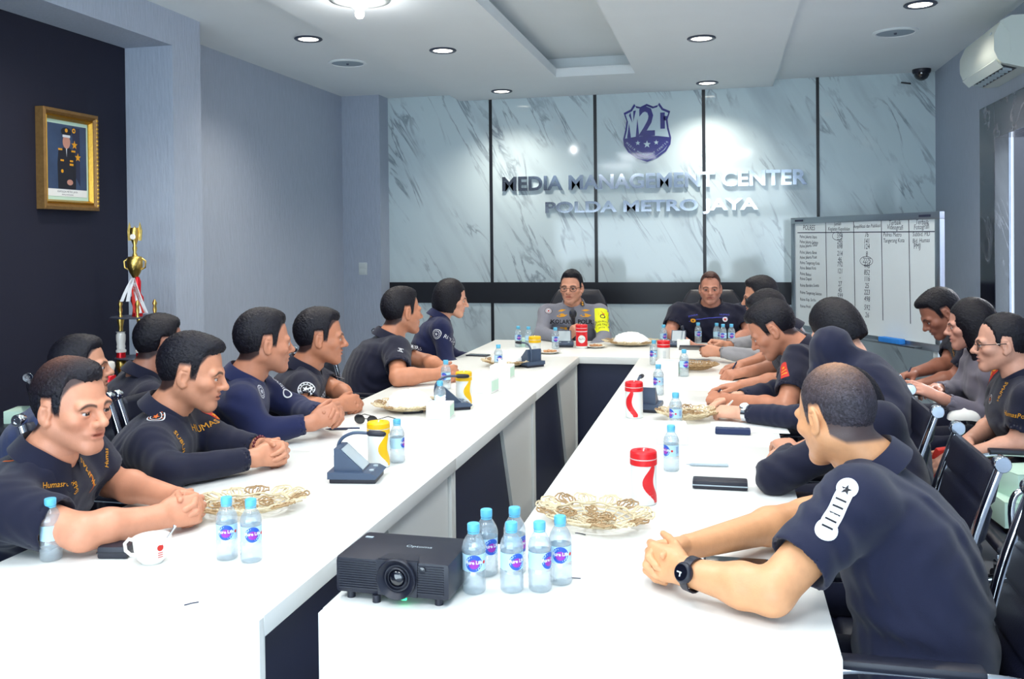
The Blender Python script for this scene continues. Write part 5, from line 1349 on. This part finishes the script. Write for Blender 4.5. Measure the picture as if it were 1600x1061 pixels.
slab('smartphone', 1150, 884, .15, .072, .008, .0, 'black_plastic', 'black phone under the forearm of the man with the wristwatch', 'phone', extra=scr(.15, .072, .008))
slab('pencil_case', 1125, 762, .165, .06, .026, .0, 'black_plastic', 'black glossy case on the right table near the folded arms', 'case', extra=lambda t: MB().box((0, -.031, .013), (.166, .003, .003)).build('seam', M['silver_plastic'], t, 0))
slab('pencil_case', 1145, 678, .135, .045, .024, .0, 'cloth_blue', 'blue zip pouch beside the hand with the white watch', 'case', extra=lambda t: MB().box((0, .005, .0245), (.12, .006, .002)).build('zip', M['chrome'], t, 0))
slab('tablet', 1165, 590, .20, .12, .008, .1, 'black_plastic', 'black tablet under the writing hands on the right table', 'tablet', extra=scr(.2, .12, .008))
slab('sunglasses_case', 645, 645, .09, .05, .025, .4, 'black_plastic', 'dark glasses case beside the rattan basket on the left table', 'case')
def pen(px, py, rz, m, label, z=.75, L=.14):
    q = atZ(px, py, z); t = thing('pen', label, 'pen', (q[0], q[1], z+.0055), rz)
    T = Matrix.Rotation(PI/2, 4, 'Y')
    MB().lathe([(.0005, -L/2), (.0025, -L/2+.012), (.0048, -L/2+.02), (.005, L/2-.01), (.004, L/2)], n=12, mtx=T).build('barrel', M[m], t, .7)
    MB().box((L*.36, 0, .0058), (.035, .002, .0015)).build('clip', M['chrome'], t, 0)
pen(535, 672, .3, 'ink', 'dark pen near the raised clasped hands')
pen(1105, 729, .05, 'silver_plastic', 'silver pen behind the black glossy case')
pen(1190, 661, -.05, 'ink', 'dark pen near the blue zip pouch', L=.12)
def eyeglasses(px, py, rz, label):
    q = atZ(px, py, .75); t = thing('eyeglasses', label, 'glasses', (q[0], q[1], .75), rz)
    for e in (-1, 1):
        pts = [(.0, e*.034+.026*math.cos(a), .022+.019*math.sin(a)) for a in [2*PI*j/18 for j in range(18)]]
        ln = MB().ring_surface([[Vector(p) for p in pts], [Vector(p)+Vector((.002, 0, 0)) for p in pts]]).build('lens', M['lens'], t, .5)
        MB().tube(pts, .002, 6, closed=True).tube([(0, e*.06, .028), (.07, e*.062, .028), (.13, e*.06, .008)], .002, 6).build('rim', M['frame_dark'], t, 1.)
    MB().tube([(0, -.009, .026), (0, .009, .026)], .002, 6).build('bridge', M['frame_dark'], t, 1.)
eyeglasses(572, 664, 1.3, 'dark folded sunglasses behind the nearest yellow canister')
def sheet(px, py, dx, dy, rz, label, z=.75, m='paper', name='paper_sheet'):
    q = atZ(px, py, z); o = MB().box((0, 0, .0008), (dx, dy, .001)).build(name, M[m], None, 0); o.location = (q[0], q[1], z+.0004); o.rotation_euler = (0, 0, rz); return tag(o, label, 'paper')
sheet(1120, 640, .21, .297, .1, 'white paper sheet under the writing fist on the right table'); sheet(1170, 668, .297, .21, .05, 'white paper sheet under the white watch hand')
sheet(1155, 612, .21, .297, -.2, 'white paper sheet under the open hand on the right table'); sheet(530, 705, .21, .15, .4, 'white paper beside the nearest desk microphone')
for px, py, rz, lb in ((297, 945, .8, 'tiny dark paper clip on the near left table'), (895, 905, .2, 'small dark scrap beside the bottle cluster'), (905, 835, -.3, 'bent dark wire scrap before the nearest right basket')):
    q = atZ(px, py, .75); d_ = Vector((math.cos(rz), math.sin(rz), 0))*.012; c_ = Vector((q[0], q[1], .752))
    tag(MB().tube([c_-d_, c_+Vector((0, .003, 0)), c_+d_*1.5], .0012, 6).build('wire_scrap', M['ink'], None), lb, 'scrap')
# handheld microphone of the officer
A = P['F1'].arm[1]; wr_ = A[1+1]
top = atY(894, 466, 6.62); bot = atY(897, 532, 6.70)
v = nz(top-bot); t = thing('handheld_microphone', 'black handheld microphone at the mouth of the speaking officer', 'microphone', tuple(bot))
MB().tube([Vector((0, 0, 0)), Vector(v*.17), Vector(v*.185)], [.011, .016, .018], 14).build('handle', M['black_plastic'], t, 1.)
c_ = v*.215; MB().tube([Vector(c_+v*x) for x in (-.032, -.026, -.012, .004, .018, .026, .028)], [.018, .024, .0285, .0285, .022, .012, .003], 16).build('grille_head', M['black_plastic'], t, 1.)
# whiteboard on a rolling stand
wl_, wr2 = np.array(V3(.575, 8.10, 0)), np.array(V3(1.43, 6.60, 0)); ub = nz(wr2-wl_); BW = np.linalg.norm(wr2-wl_); zb0, zb1 = .73, 1.68
nb_ = V3(ub[1], -ub[0], 0); nb_ = nb_ if nb_[1] < 0 else -nb_
mid = (wl_+wr2)/2; t = thing('whiteboard', 'rolling whiteboard with a handwritten table in front of the marble wall', 'whiteboard', (mid[0], mid[1], 0), math.atan2(ub[1], ub[0])); BH = zb1-zb0; zc = (zb0+zb1)/2
hw = BW/2
MB().bx(-hw+.03, hw-.03, -.012, .012, zb0+.03, zb1-.03).build('board', M['board'], t)
MB().bx(-hw, hw, -.022, .018, zb1-.05, zb1, .004).build('top_rail', M['alu'], t); MB().bx(-hw, hw, -.022, .018, zb0, zb0+.05, .004).build('bottom_rail', M['alu'], t)
MB().bx(-hw, -hw+.05, -.022, .018, zb0+.05, zb1-.05, .004).build('side_rail', M['alu'], t); MB().bx(hw-.05, hw, -.022, .018, zb0+.05, zb1-.05, .004).build('side_rail', M['alu'], t)
MB().bx(-hw*.75, hw*.8, -.085, -.022, zb0+.012, zb0+.022).build('pen_tray', M['alu'], t)
for sg in (-1, 1):
    lg = MB().bx(sg*(hw-.06)-.022, sg*(hw-.06)+.022, -.01, .035, .09, zb0).build('stand_post', M['white_edge'], t); MB().box((sg*(hw-.06), 0, .08), (.05, .5, .04), bev=.005).bx(sg*(hw-.06)-.02, sg*(hw-.06)+.02, -.24, -.19, 0, .07).bx(sg*(hw-.06)-.02, sg*(hw-.06)+.02, .19, .24, 0, .07).build('stand_foot', M['alu'], lg)
for x in (-hw+.12, hw-.14): MB().box((x, -.024, zb1-.026), (.11, .003, .016)).build('name_plate', M['ink'], t)
er = thing('board_eraser', 'bright blue eraser on the tray of the whiteboard', 'eraser'); ep = mid+ub*.42+nb_*.052; er.location = (ep[0], ep[1], zb0+.022); er.rotation_euler = (0, 0, math.atan2(ub[1], ub[0]))
MB().box((0, 0, .018), (.22, .055, .036), bev=.006).build('body', M['blue_foam'], er)
iw = BW-.10; ih = BH-.10
def uof(x):           # crop pixel column -> place along the board
    k = 1.215; a, b = 66., 1000.; return k*(x-a)/(k*(x-a)+(b-x))
ink_t = []; rl = random.Random(3)
def bt(x, y, s_, size, al='CENTER'):
    u = uof(x); tp = 130-(x-66)/934*30; bo = 870+(x-66)/934*48
    v_ = (y-tp)/(bo-tp); a = rl.uniform(-.05, .05)
    V, T = text_geo(s_, size, align=al, shear=.12)
    return ([((u-.5)*iw+p*.82+q*a*0-q*a, (.5-v_)*ih+q+p*a, 0) for p, q, z in V], T)
G = [bt(160, 160, 'POLRES', .06)]
for (x, y, s_, z_) in ((355, 132, 'Jumlah', .04), (362, 168, 'Kegiatan Kepolisian', .042), (550, 148, 'Amplifikasi dan Publikasi', .038), (735, 125, 'Terbaik', .05), (735, 156, 'Videografi', .05), (912, 122, 'Terbaik', .05), (908, 152, 'Fotografi', .05)): G.append(bt(x, y, s_, z_))
rows = ['Polres Jakarta Utara', 'Polres Jakarta Selatan', 'Polres Jakarta Timur', 'Polres Jakarta Barat', 'Polres Jakarta Pusat', 'Polres Tangerang Kota', 'Polres Bekasi Kota', 'Polres Bekasi', 'Polres Depok', 'Polres Bandara Soetta', 'Polres Tangerang Selatan', 'Polres Kep. Seribu', 'Polres Priok']
for s_, y in zip(rows, (224, 262, 298, 340, 380, 416, 455, 495, 534, 584, 634, 686, 735)): G.append(bt(96, y, s_, .036, 'LEFT'))
for s_, y in zip(['594', '245', '698', '214', '46', '792', '121', '-', '27', '45', '599', '202'], (216, 256, 291, 342, 384, 418, 466, 510, 557, 600, 641, 693)): G.append(bt(368, y, s_, .055))
for s_, y in zip(['76', '141', '124', '8', '2275', '448', '852', '116', '25', '223', '498', '592', '26'], (207, 252, 290, 341, 386, 421, 468, 512, 560, 605, 651, 710, 762)): G.append(bt(548, y, s_, .055))
for x, y, s_, z_ in ((658, 205, 'Polres Metro', .044), (658, 247, 'Tangerang Kota', .042), (850, 202, 'Subbid. PID', .044), (850, 247, 'Bid. Humas', .044), (856, 282, 'PMJ', .055)): G.append(bt(x, y, s_, z_, 'LEFT'))
def bl2(p, q_, w=.0035):
    d = Vector(q_)-Vector(p); d.normalize(); n = Vector((-d.y, d.x))*w; p, q_ = Vector(p), Vector(q_)
    return [tuple((*(p-n), 0)), tuple((*(q_-n), 0)), tuple((*(q_+n), 0)), tuple((*(p+n), 0))], [(0, 1, 2, 3)]
for x in (274, 462, 646, 826): u = (uof(x)-.5)*iw; G.append(bl2((u, ih*.5), (u+.012, -ih*.36)))
G.append(bl2((-iw*.48, ih*.41), (iw*.5, ih*.40)))
def ring(x, y, rx, ry_):
    c = bt(x, y, '.', .01)[0][0]; return [(c[0]+(rx-.002*(k % 2)*2)*math.cos(2*PI*(k//2)/28), c[1]+(ry_-.002*(k % 2)*2)*math.sin(2*PI*(k//2)/28), 0) for k in range(56)], [(2*k, 2*((k+1) % 28), 2*((k+1) % 28)+1, 2*k+1) for k in range(28)]
G += [ring(352, 216, .065, .034), ring(545, 387, .075, .036)]
me = geo_mesh('handwriting', join_geo(G)); place_mesh(me, (0, -.0128, zc), (1, 0, 0), (0, 0, 1)); link('handwriting', me, M['ink'], t)

# trophies on a dark cabinet in the niche
TY, TX = 4.60, float(atY(212, 480, 4.60)[0])
zp = lambda y: float(atY(212, y, TY)[2])
cz = zp(612)
t = thing('cabinet', 'low dark cabinet below the trophies in the niche', 'cabinet', (-3.3, 4.45, 0)); MB().bx(-.28, .28, -.45, .45, .04, cz-.02).build('carcass', M['groove'], t); MB().bx(-.29, .29, -.46, .46, cz-.02, cz).build('top', M['black_plastic'], t)
for sg in (-1, 1): d_ = MB().bx(.28, .296, sg*.22-.21, sg*.22+.21, .06, cz-.03).build('door', M['black_plastic'], t); MB().box((.302, sg*.22-sg*.17, cz*.6), (.012, .012, .1)).build('handle', M['chrome'], d_)
t = thing('trophy', 'tall three column gold trophy with red and white ribbons in the niche', 'trophy', (TX, TY, cz))
h = lambda y: zp(y)-cz
M['trophy_gold'] = mat('bright gold trophy metal', (222, 188, 104), .28, 1., var=.25, scale=60, bump=.4, bscale=70)
M['red_foil'] = mat('red trophy foil', (206, 20, 34), .2, .4, var=.15, scale=60)
lat = Vector((RT[0], RT[1], 0)).normalized(); dep = Vector((-RT[1], RT[0], 0))
MB().lathe([(.13, 0), (.13, .03), (.12, .035)], n=6).build('base', M['groove'], t)
def col(c, nm=''):
    c = tuple(c)
    MB().lathe([(.022, .035), (.016, h(582)), (.03, h(572)), (.026, h(562)), (.014, h(558))], c, 16).build('gold_foot', M['trophy_gold'], t, .9)
    MB().lathe([(.026, h(557)), (.024, h(549))], c, 20).build('red_ring', M['red_foil'], t, .5)
    MB().lathe([(.028, h(549)), (.029, h(546)), (.022, h(544)), (.025, h(540)), (.022, h(537)), (.026, h(530)), (.026, h(522)), (.021, h(519)), (.028, h(517))], c, 20).build('white_column', M['white_cer'], t, .6)
    MB().lathe([(.012, h(516)), (.012, h(510)), (.020, h(499)), (.019, h(496))], c, 16).build('gold_cup', M['trophy_gold'], t, .9)
cs = [lat*-.075-dep*.03, lat*.045-dep*.05, lat*.02+dep*.08]
for c in cs: col(c)
MB().lathe([(.115, h(559)), (.118, h(558)), (.115, h(557))], n=30).build('lower_plate', M['dark_trim'], t); MB().lathe([(.135, h(496)), (.14, h(495)), (.135, h(494))], n=30).build('upper_plate', M['dark_trim'], t)
for c in [lat*-.075-dep*.03, lat*.11, lat*.035-dep*.06]:
    f = MB().lathe([(.012, h(494)), (.007, h(490)), (.012, h(484)), (.008, h(478)), (.014, h(474)), (.004, h(468))], tuple(c), 10).build('gold_figure', M['trophy_gold'], t, .9)
MB().lathe([(.03, h(494)), (.024, h(480)), (.036, h(470)), (.034, h(464)), (.02, h(458)), (.022, h(440)), (.013, h(433))], tuple(lat*.01), 20).build('stem', M['red_foil'], t, .7)
MB().lathe([(.014, h(434)), (.03, h(426)), (.043, h(416)), (.044, h(406)), (.036, h(401)), (.016, h(400))], tuple(lat*.0), 24).build('gold_bowl', M['trophy_gold'], t, .9)
for sg in (-1, 1): MB().tube([lat*sg*.042+Vector((0, 0, h(404))), lat*sg*.062+Vector((0, 0, h(408))), lat*sg*.058+Vector((0, 0, h(418))), lat*sg*.038+Vector((0, 0, h(421)))], .005, 6).build('bowl_handle', M['trophy_gold'], t, .9)
MB().lathe([(.016, h(400)), (.008, h(394)), (.014, h(388)), (.008, h(384)), (.020, h(374)), (.026, h(362)), (.022, h(356))], (0, 0, 0), 16).build('top_cup', M['trophy_gold'], t, .9)
for a_ in (-.030, 0, .030):
    c = lat*a_+Vector((0, 0, h(376))); k = 1.25 if a_ else 1.0
    MB().prism([c+lat*x+Vector((0, 0, z)) for x, z in ((-.008, 0), (.008, 0), (.013, .045*k), (.0, .085*k), (-.011, .045*k))], dep*.006).build('wing', M['trophy_gold'], t, .5)
T = Matrix.Translation(Vector((0, 0, h(370)))-dep*.022) @ Matrix.Rotation(math.atan2(dep.y, dep.x)-PI/2, 4, 'Z') @ Matrix.Rotation(PI/2, 4, 'X')
MB().lathe([(.014, 0), (.016, .004), (.010, .005), (0, .004)], n=18, mtx=T).build('medal', M['white_cer'], t, .6)
for k, (a_, b_, m_) in enumerate(((-.03, -.055, 'white_emb'), (-.012, -.02, 'white_emb'), (.012, .05, 'white_emb'), (.022, .085, 'white_emb'), (.018, .075, 'red_emb'), (.006, .02, 'red_emb'))):
    p = [lat*.0-dep*.03+Vector((0, 0, h(434))), lat*a_-dep*.05+Vector((0, 0, h(450))), lat*b_-dep*.06+Vector((0, 0, h(470 if k < 2 else 488)))]
    cc = bez(*p, 8); rings = [[q-lat*.010, q+lat*.010, q+lat*.010+dep*.002, q-lat*.010+dep*.002] for q in cc]
    MB().ring_surface(rings, True, True).build('ribbon', M[m_], t, 0)
q = atY(172, 600, 4.45); t = thing('small_trophy', 'small white and red trophy beside the tall trophy', 'trophy', (q[0], q[1], cz))
hz = lambda y: float(atY(172, y, 4.45)[2])-cz
MB().lathe([(.035, 0), (.035, hz(590)), (.03, hz(586))], n=20).build('red_base', M['red_foil'], t, .6); MB().lathe([(.022, hz(586)), (.02, hz(582)), (.03, hz(572)), (.026, hz(566)), (.014, hz(564))], n=20).build('white_cup', M['white_cer'], t, .7)
# side desk at the far left with a pale green box and a dark laptop
t = thing('side_desk', 'white side desk at the left edge behind the seated man', 'desk', (-3.05, 2.35, 0)); MB().bx(-.45, .40, -.55, .75, .70, .73, .003).build('desktop', M['white_lam'], t)
for sx in (-.42, .37):
    for sy in (-.52, .72): MB().bx(sx-.02, sx+.02, sy-.02, sy+.02, 0, .70).build('leg', M['white_edge'], t)
q = atZ(42, 668, .73); tissue_box(0, 0, .3, 'pale green box on the side desk at the left edge', z=.73, m='mint', s=1.15, tissue=False, off=q)
q = atZ(8, 672, .73); slab('document_tray', 8, 672, .26, .22, .03, .2, 'black_plastic', 'flat black tray on the side desk at the left edge', 'tray', z=.73)
# pale green boxes on the spare chair at the right edge
for k, (dx, dy, zz, rz, lb) in enumerate(((0, 0, .48, .1, 'pale green snack box on the spare chair at the right edge'), (.03, .06, .571, .35, 'upper pale green snack box on the spare chair at the right edge'))):
    t = thing('snack_box', lb, 'box', (1.05+dx, 3.60+dy, zz), rz); MB().box((0, 0, .045), (.2, .16, .09), bev=.003).build('carton', M['mint'], t); MB().box((0, 0, .0915), (.198, .158, .002)).build('lid', M['mint'], t)
# things held on the second row
def held(name, P_, side, off, dims, rz, m, label, cat, pitch=0.):
    sh, el, wr, d, n, s_ = P_.arm[side]; c = wr+d*.09+np.array(n)*.03+np.array(off); o = MB().box((0, 0, 0), dims, bev=min(dims)*.3).build(name, M[m], None, .6); o.location = tuple(c); o.rotation_euler = (pitch, 0, rz); return tag(o, label, cat)
held('notebook', P['S1'], -1, (0, 0, -.0), (.15, .11, .012), .1, 'paper', 'white notebook in the hands of the man before the whiteboard', 'notebook')
held('smartphone', P['S3'], -1, (0, .03, .0), (.09, .02, .15), .6, 'red_emb', 'dark red phone held by the woman with tied back hair', 'phone', .5)
held('smartphone', P['S2'], -1, (-.0, .02, .0), (.13, .07, .01), .1, 'black_plastic', 'black phone held by the woman with long hair', 'phone')
held('tablet', P['R1'], -1, (-.06, .03, .02), (.20, .13, .009), .1, 'black_plastic', 'dark tablet held by the grey sleeved man on the right', 'tablet', -.3)
def held_pen(P_, side, label, m='ink'):
    sh, el, wr, d, n, s_ = P_.arm[side]; t_ = np.cross(d, n)*side; c = wr+d*.10+n*.03+t_*.02; dirp = nz(d*.55+n*.75-t_*.1)
    a = c+dirp*.045; b = c-dirp*.095; t = thing('pen', label, 'pen', tuple(c)); MB().tube([Vector(a-c), Vector(a-c)*.75, Vector(b-c)*.9, Vector(b-c)], [.0008, .0042, .0045, .003], 8).build('barrel', M[m], t, 1.)
held_pen(P['S1'], 1, 'dark pen in the hand of the man before the whiteboard'); held_pen(P['R3'], -1, 'white pen in the hand with the white watch', 'white_plastic'); held_pen(P['R2'], -1, 'dark pen in the fist of the man looking down'); held_pen(P['R1b'], -1, 'dark pen in the hand over the black tablet')
t = thing('face_mask', 'white rounded cloth bundle on the lap of the woman with long hair', 'cloth', tuple(atY(1506, 655, s2[1]-.22)))
rings = [[(.06*math.cos(f*PI/2)*math.cos(a)*1.2, .05*math.cos(f*PI/2)*math.sin(a), .05*math.sin(f*PI/2)+.004*math.sin(3*a)) for a in [2*PI*j/20 for j in range(20)]] for f in [k/6 for k in range(7)]]
MB().ring_surface(rings, True, True).build('folded_cloth', M['tissue'], t, 1.)
# ------------------------------------------------------------------ embroidery and badges on the clothes
SH = lambda dx, m='orange_emb', w=.10: [(m, rect_geo(w, .004, 0, 0, 10, 1))]
decal(P['L1'], 'chest_lettering', 138, 738, emb_text('HUMAS', .030), -38); decal(P['L1'], 'chest_lettering', 118, 762, emb_text('PMJ', .022), 30)
decal(P['L1'], 'sleeve_lettering', 92, 757, emb_text('HumasPolri', .022, shear=.2), -8); decal(P['L1'], 'sleeve_lettering', 166, 716, emb_text('Humas', .020, shear=.2), -60)
decal(P['L1'], 'piping', 145, 752, SH(0, w=.06), -40); decal(P['L1'], 'piping', 6, 708, SH(0, w=.07), 35)
decal(P['L2'], 'chest_lettering', 318, 668, emb_text('HUMAS', .036), -38); decal(P['L2'], 'chest_lettering', 284, 692, emb_text('SUBUH', .030), -8)
decal(P['L2'], 'sleeve_patch', 244, 652, round_patch(.030, 'white_emb', 'black_emb', 'orange_emb'), 25); decal(P['L2'], 'shoulder_patch', 330, 634, [('red_emb', rect_geo(.075, .034)), ('gold_emb', join_geo([star_geo(.013, -.02), star_geo(.013, .012), disc_geo(.008, cx=.03)]))], 30)
decal(P['L3'], 'sleeve_patch', 402, 612, round_patch(.028, 'white_emb', 'cloth_navy'), 10); decal(P['L3'], 'shoulder_lettering', 440, 594, [('white_emb', join_geo([text_geo('POLISI', .030, -.01), disc_geo(.022, .016, .055, 0)]))], 50)
decal(P['L4'], 'sleeve_patch', 478, 608, round_patch(.034, 'white_emb', 'black_emb'), 5); decal(P['L4'], 'chest_lettering', 506, 617, emb_text('ARTONO', .034, 'white_emb'), -8); decal(P['L4'], 'chest_lettering', 533, 603, emb_text('POLRI', .032, 'white_emb'), -25); decal(P['L4'], 'piping', 538, 588, SH(0, 'white_emb', .09), 60)
decal(P['L5'], 'chest_lettering', 626, 547, [('white_emb', join_geo([rect_geo(.03, .004, 0, .013, 4, 1), rect_geo(.03, .004, 0, -.013, 4, 1), text_geo('R', .03)]))], 5); decal(P['L5'], 'sleeve_patch', 644, 530, round_patch(.034, 'white_emb', 'black_emb'), 20); decal(P['L5'], 'sleeve_lettering', 649, 541, emb_text('HUMAS', .026, 'white_emb'), -15)
decal(P['L6'], 'sleeve_patch', 682, 522, round_patch(.032, 'white_emb', 'cloth_navy'), 8); decal(P['L6'], 'chest_lettering', 702, 530, emb_text('RI TA', .036, 'white_emb'), 8); decal(P['L6'], 'chest_lettering', 718, 526, emb_text('POLRI', .032, 'white_emb'), -20)
f = P['F1']
decal(f, 'name_tape', 878, 503, emb_text('KOLARY', .044, 'black_emb', bold=.02)); decal(f, 'name_tape', 915, 503, emb_text('POLRI', .046, 'black_emb', bold=.02))
for px in (878, 915): decal(f, 'wing_badge', px, 493, [('gold_emb', ([(-.045, 0, 0), (0, .018, 0), (.045, 0, 0), (.02, -.012, 0), (-.02, -.012, 0)], [(0, 1, 2, 3, 4)]))]); decal(f, 'wing_badge', px, 485, [('gold_emb', ([(-.035, 0, 0), (0, .010, 0), (.035, 0, 0), (.0, -.010, 0)], [(0, 1, 2, 3)]))])
for px in (883, 910): decal(f, 'collar_insignia', px, 475, [('black_emb', rect_geo(.026, .062)), ('gold_emb', join_geo([star_geo(.011, 0, -.02), star_geo(.011, 0, 0), star_geo(.011, 0, .02)]))], lift=.012)
decal(f, 'sleeve_patch', 857, 486, round_patch(.028, 'black_emb', 'white_emb', 'red_emb')); decal(f, 'pocket_badge', 884, 513, [('gold_emb', join_geo([disc_geo(.012), rect_geo(.03, .01, -.03)]))])
decal(f, 'armband', 940, 499, [('hivis', rect_geo(.105, .20, 0, 0, 10, 12)), ('orange_emb', ([(-.02, .04, 0), (.02, .04, 0), (.024, .06, 0), (0, .075, 0), (-.024, .06, 0)], [(0, 1, 2, 3, 4)])), ('black_emb', join_geo([disc_geo(.02, .013, .008, .03), text_geo('KASUBDIT', .020, 0, -.02), text_geo('WIL DKI', .020, 0, -.045), text_geo('JAYA', .022, 0, -.07)]))], 5)
f = P['F2']
decal(f, 'chest_lettering', 1083, 493, emb_text('POLDA', .022, 'blue_emb')); decal(f, 'chest_lettering', 1132, 492, emb_text('HUMAS', .022, 'blue_emb')); decal(f, 'piping', 1107, 497, SH(0, 'blue_emb', .28)); decal(f, 'chest_badge', 1083, 501, [('gold_emb', disc_geo(.018, sx=1.2, sy=.8)), ('black_emb', star_geo(.010))]); decal(f, 'chest_badge', 1133, 499, [('white_emb', disc_geo(.019)), ('red_emb', star_geo(.015))])
decal(f, 'sleeve_lettering', 1049, 511, emb_text('PesonaBudi', .022, 'white_emb', shear=.2), 5); decal(f, 'sleeve_lettering', 1160, 514, emb_text('HumasPolri', .022, 'white_emb', shear=.2), 5)
decal(P['R2'], 'sleeve_patch', 1219, 580, [('red_emb', join_geo([rect_geo(.036, .085, 0, 0, 5, 10), disc_geo(.018, cy=.042)])), ('gold_emb', join_geo([rect_geo(.026, .005, 0, -.02, 3, 1), rect_geo(.026, .005, 0, 0, 3, 1), star_geo(.010, 0, .022)]))], 25)
decal(P['R5'], 'shoulder_patch', 1308, 795, [('white_emb', join_geo([rect_geo(.034, .10, 0, 0, 4, 10), disc_geo(.022, cy=.05), disc_geo(.022, cy=-.05)])), ('black_emb', join_geo([star_geo(.012, 0, .045)]+[rect_geo(.022, .004, 0, .02-.016*i, 3, 1) for i in range(5)]))], 28)
decal(P['R4'], 'sleeve_patch', 1283, 754, [('white_emb', disc_geo(.024, sx=.7, sy=1.3)), ('black_emb', disc_geo(.016, .010, sx=.7, sy=1.3))], 30)
decal(P['S1'], 'chest_lettering', 1490, 552, emb_text('HUMAS', .03), 5)
decal(P['S3'], 'shoulder_patch', 1541, 592, [('red_emb', join_geo([rect_geo(.05, .085), disc_geo(.025, cy=.042)])), ('gold_emb', join_geo([text_geo('POLDA', .017, 0, .05), rect_geo(.04, .004, 0, .03), star_geo(.014, 0, .0), disc_geo(.014, .008, 0, -.03)]))], 5)
decal(P['S3'], 'chest_lettering', 1566, 612, emb_text('HUMAS', .026), 8); decal(P['S3'], 'chest_badge', 1548, 624, round_patch(.02, 'white_emb', 'black_emb', 'orange_emb')); decal(P['S3'], 'sleeve_lettering', 1584, 649, emb_text('HumasPolri', .026, shear=.2), 2)
# bead bracelet on the folded hands
sh, el, wr, d, n, s_ = P['L2'].arm[-1]; c = wr-d*.012; n2 = nz(n-np.dot(n, d)*d); t2 = np.cross(d, n2)
b = MB()
for k in range(18):
    a = 2*PI*k/18; q = c+t2*.036*math.cos(a)+n2*.031*math.sin(a); b.lathe([(0, -.006), (.005, -.003), (.006, 0), (.005, .003), (0, .006)], tuple(q), 8)
me = b.mesh('bead_bracelet', 1.); me.transform(P['L2'].inv); link('bead_bracelet', me, mat('dark red beads', (96, 28, 40), .2), P['L2'].root)
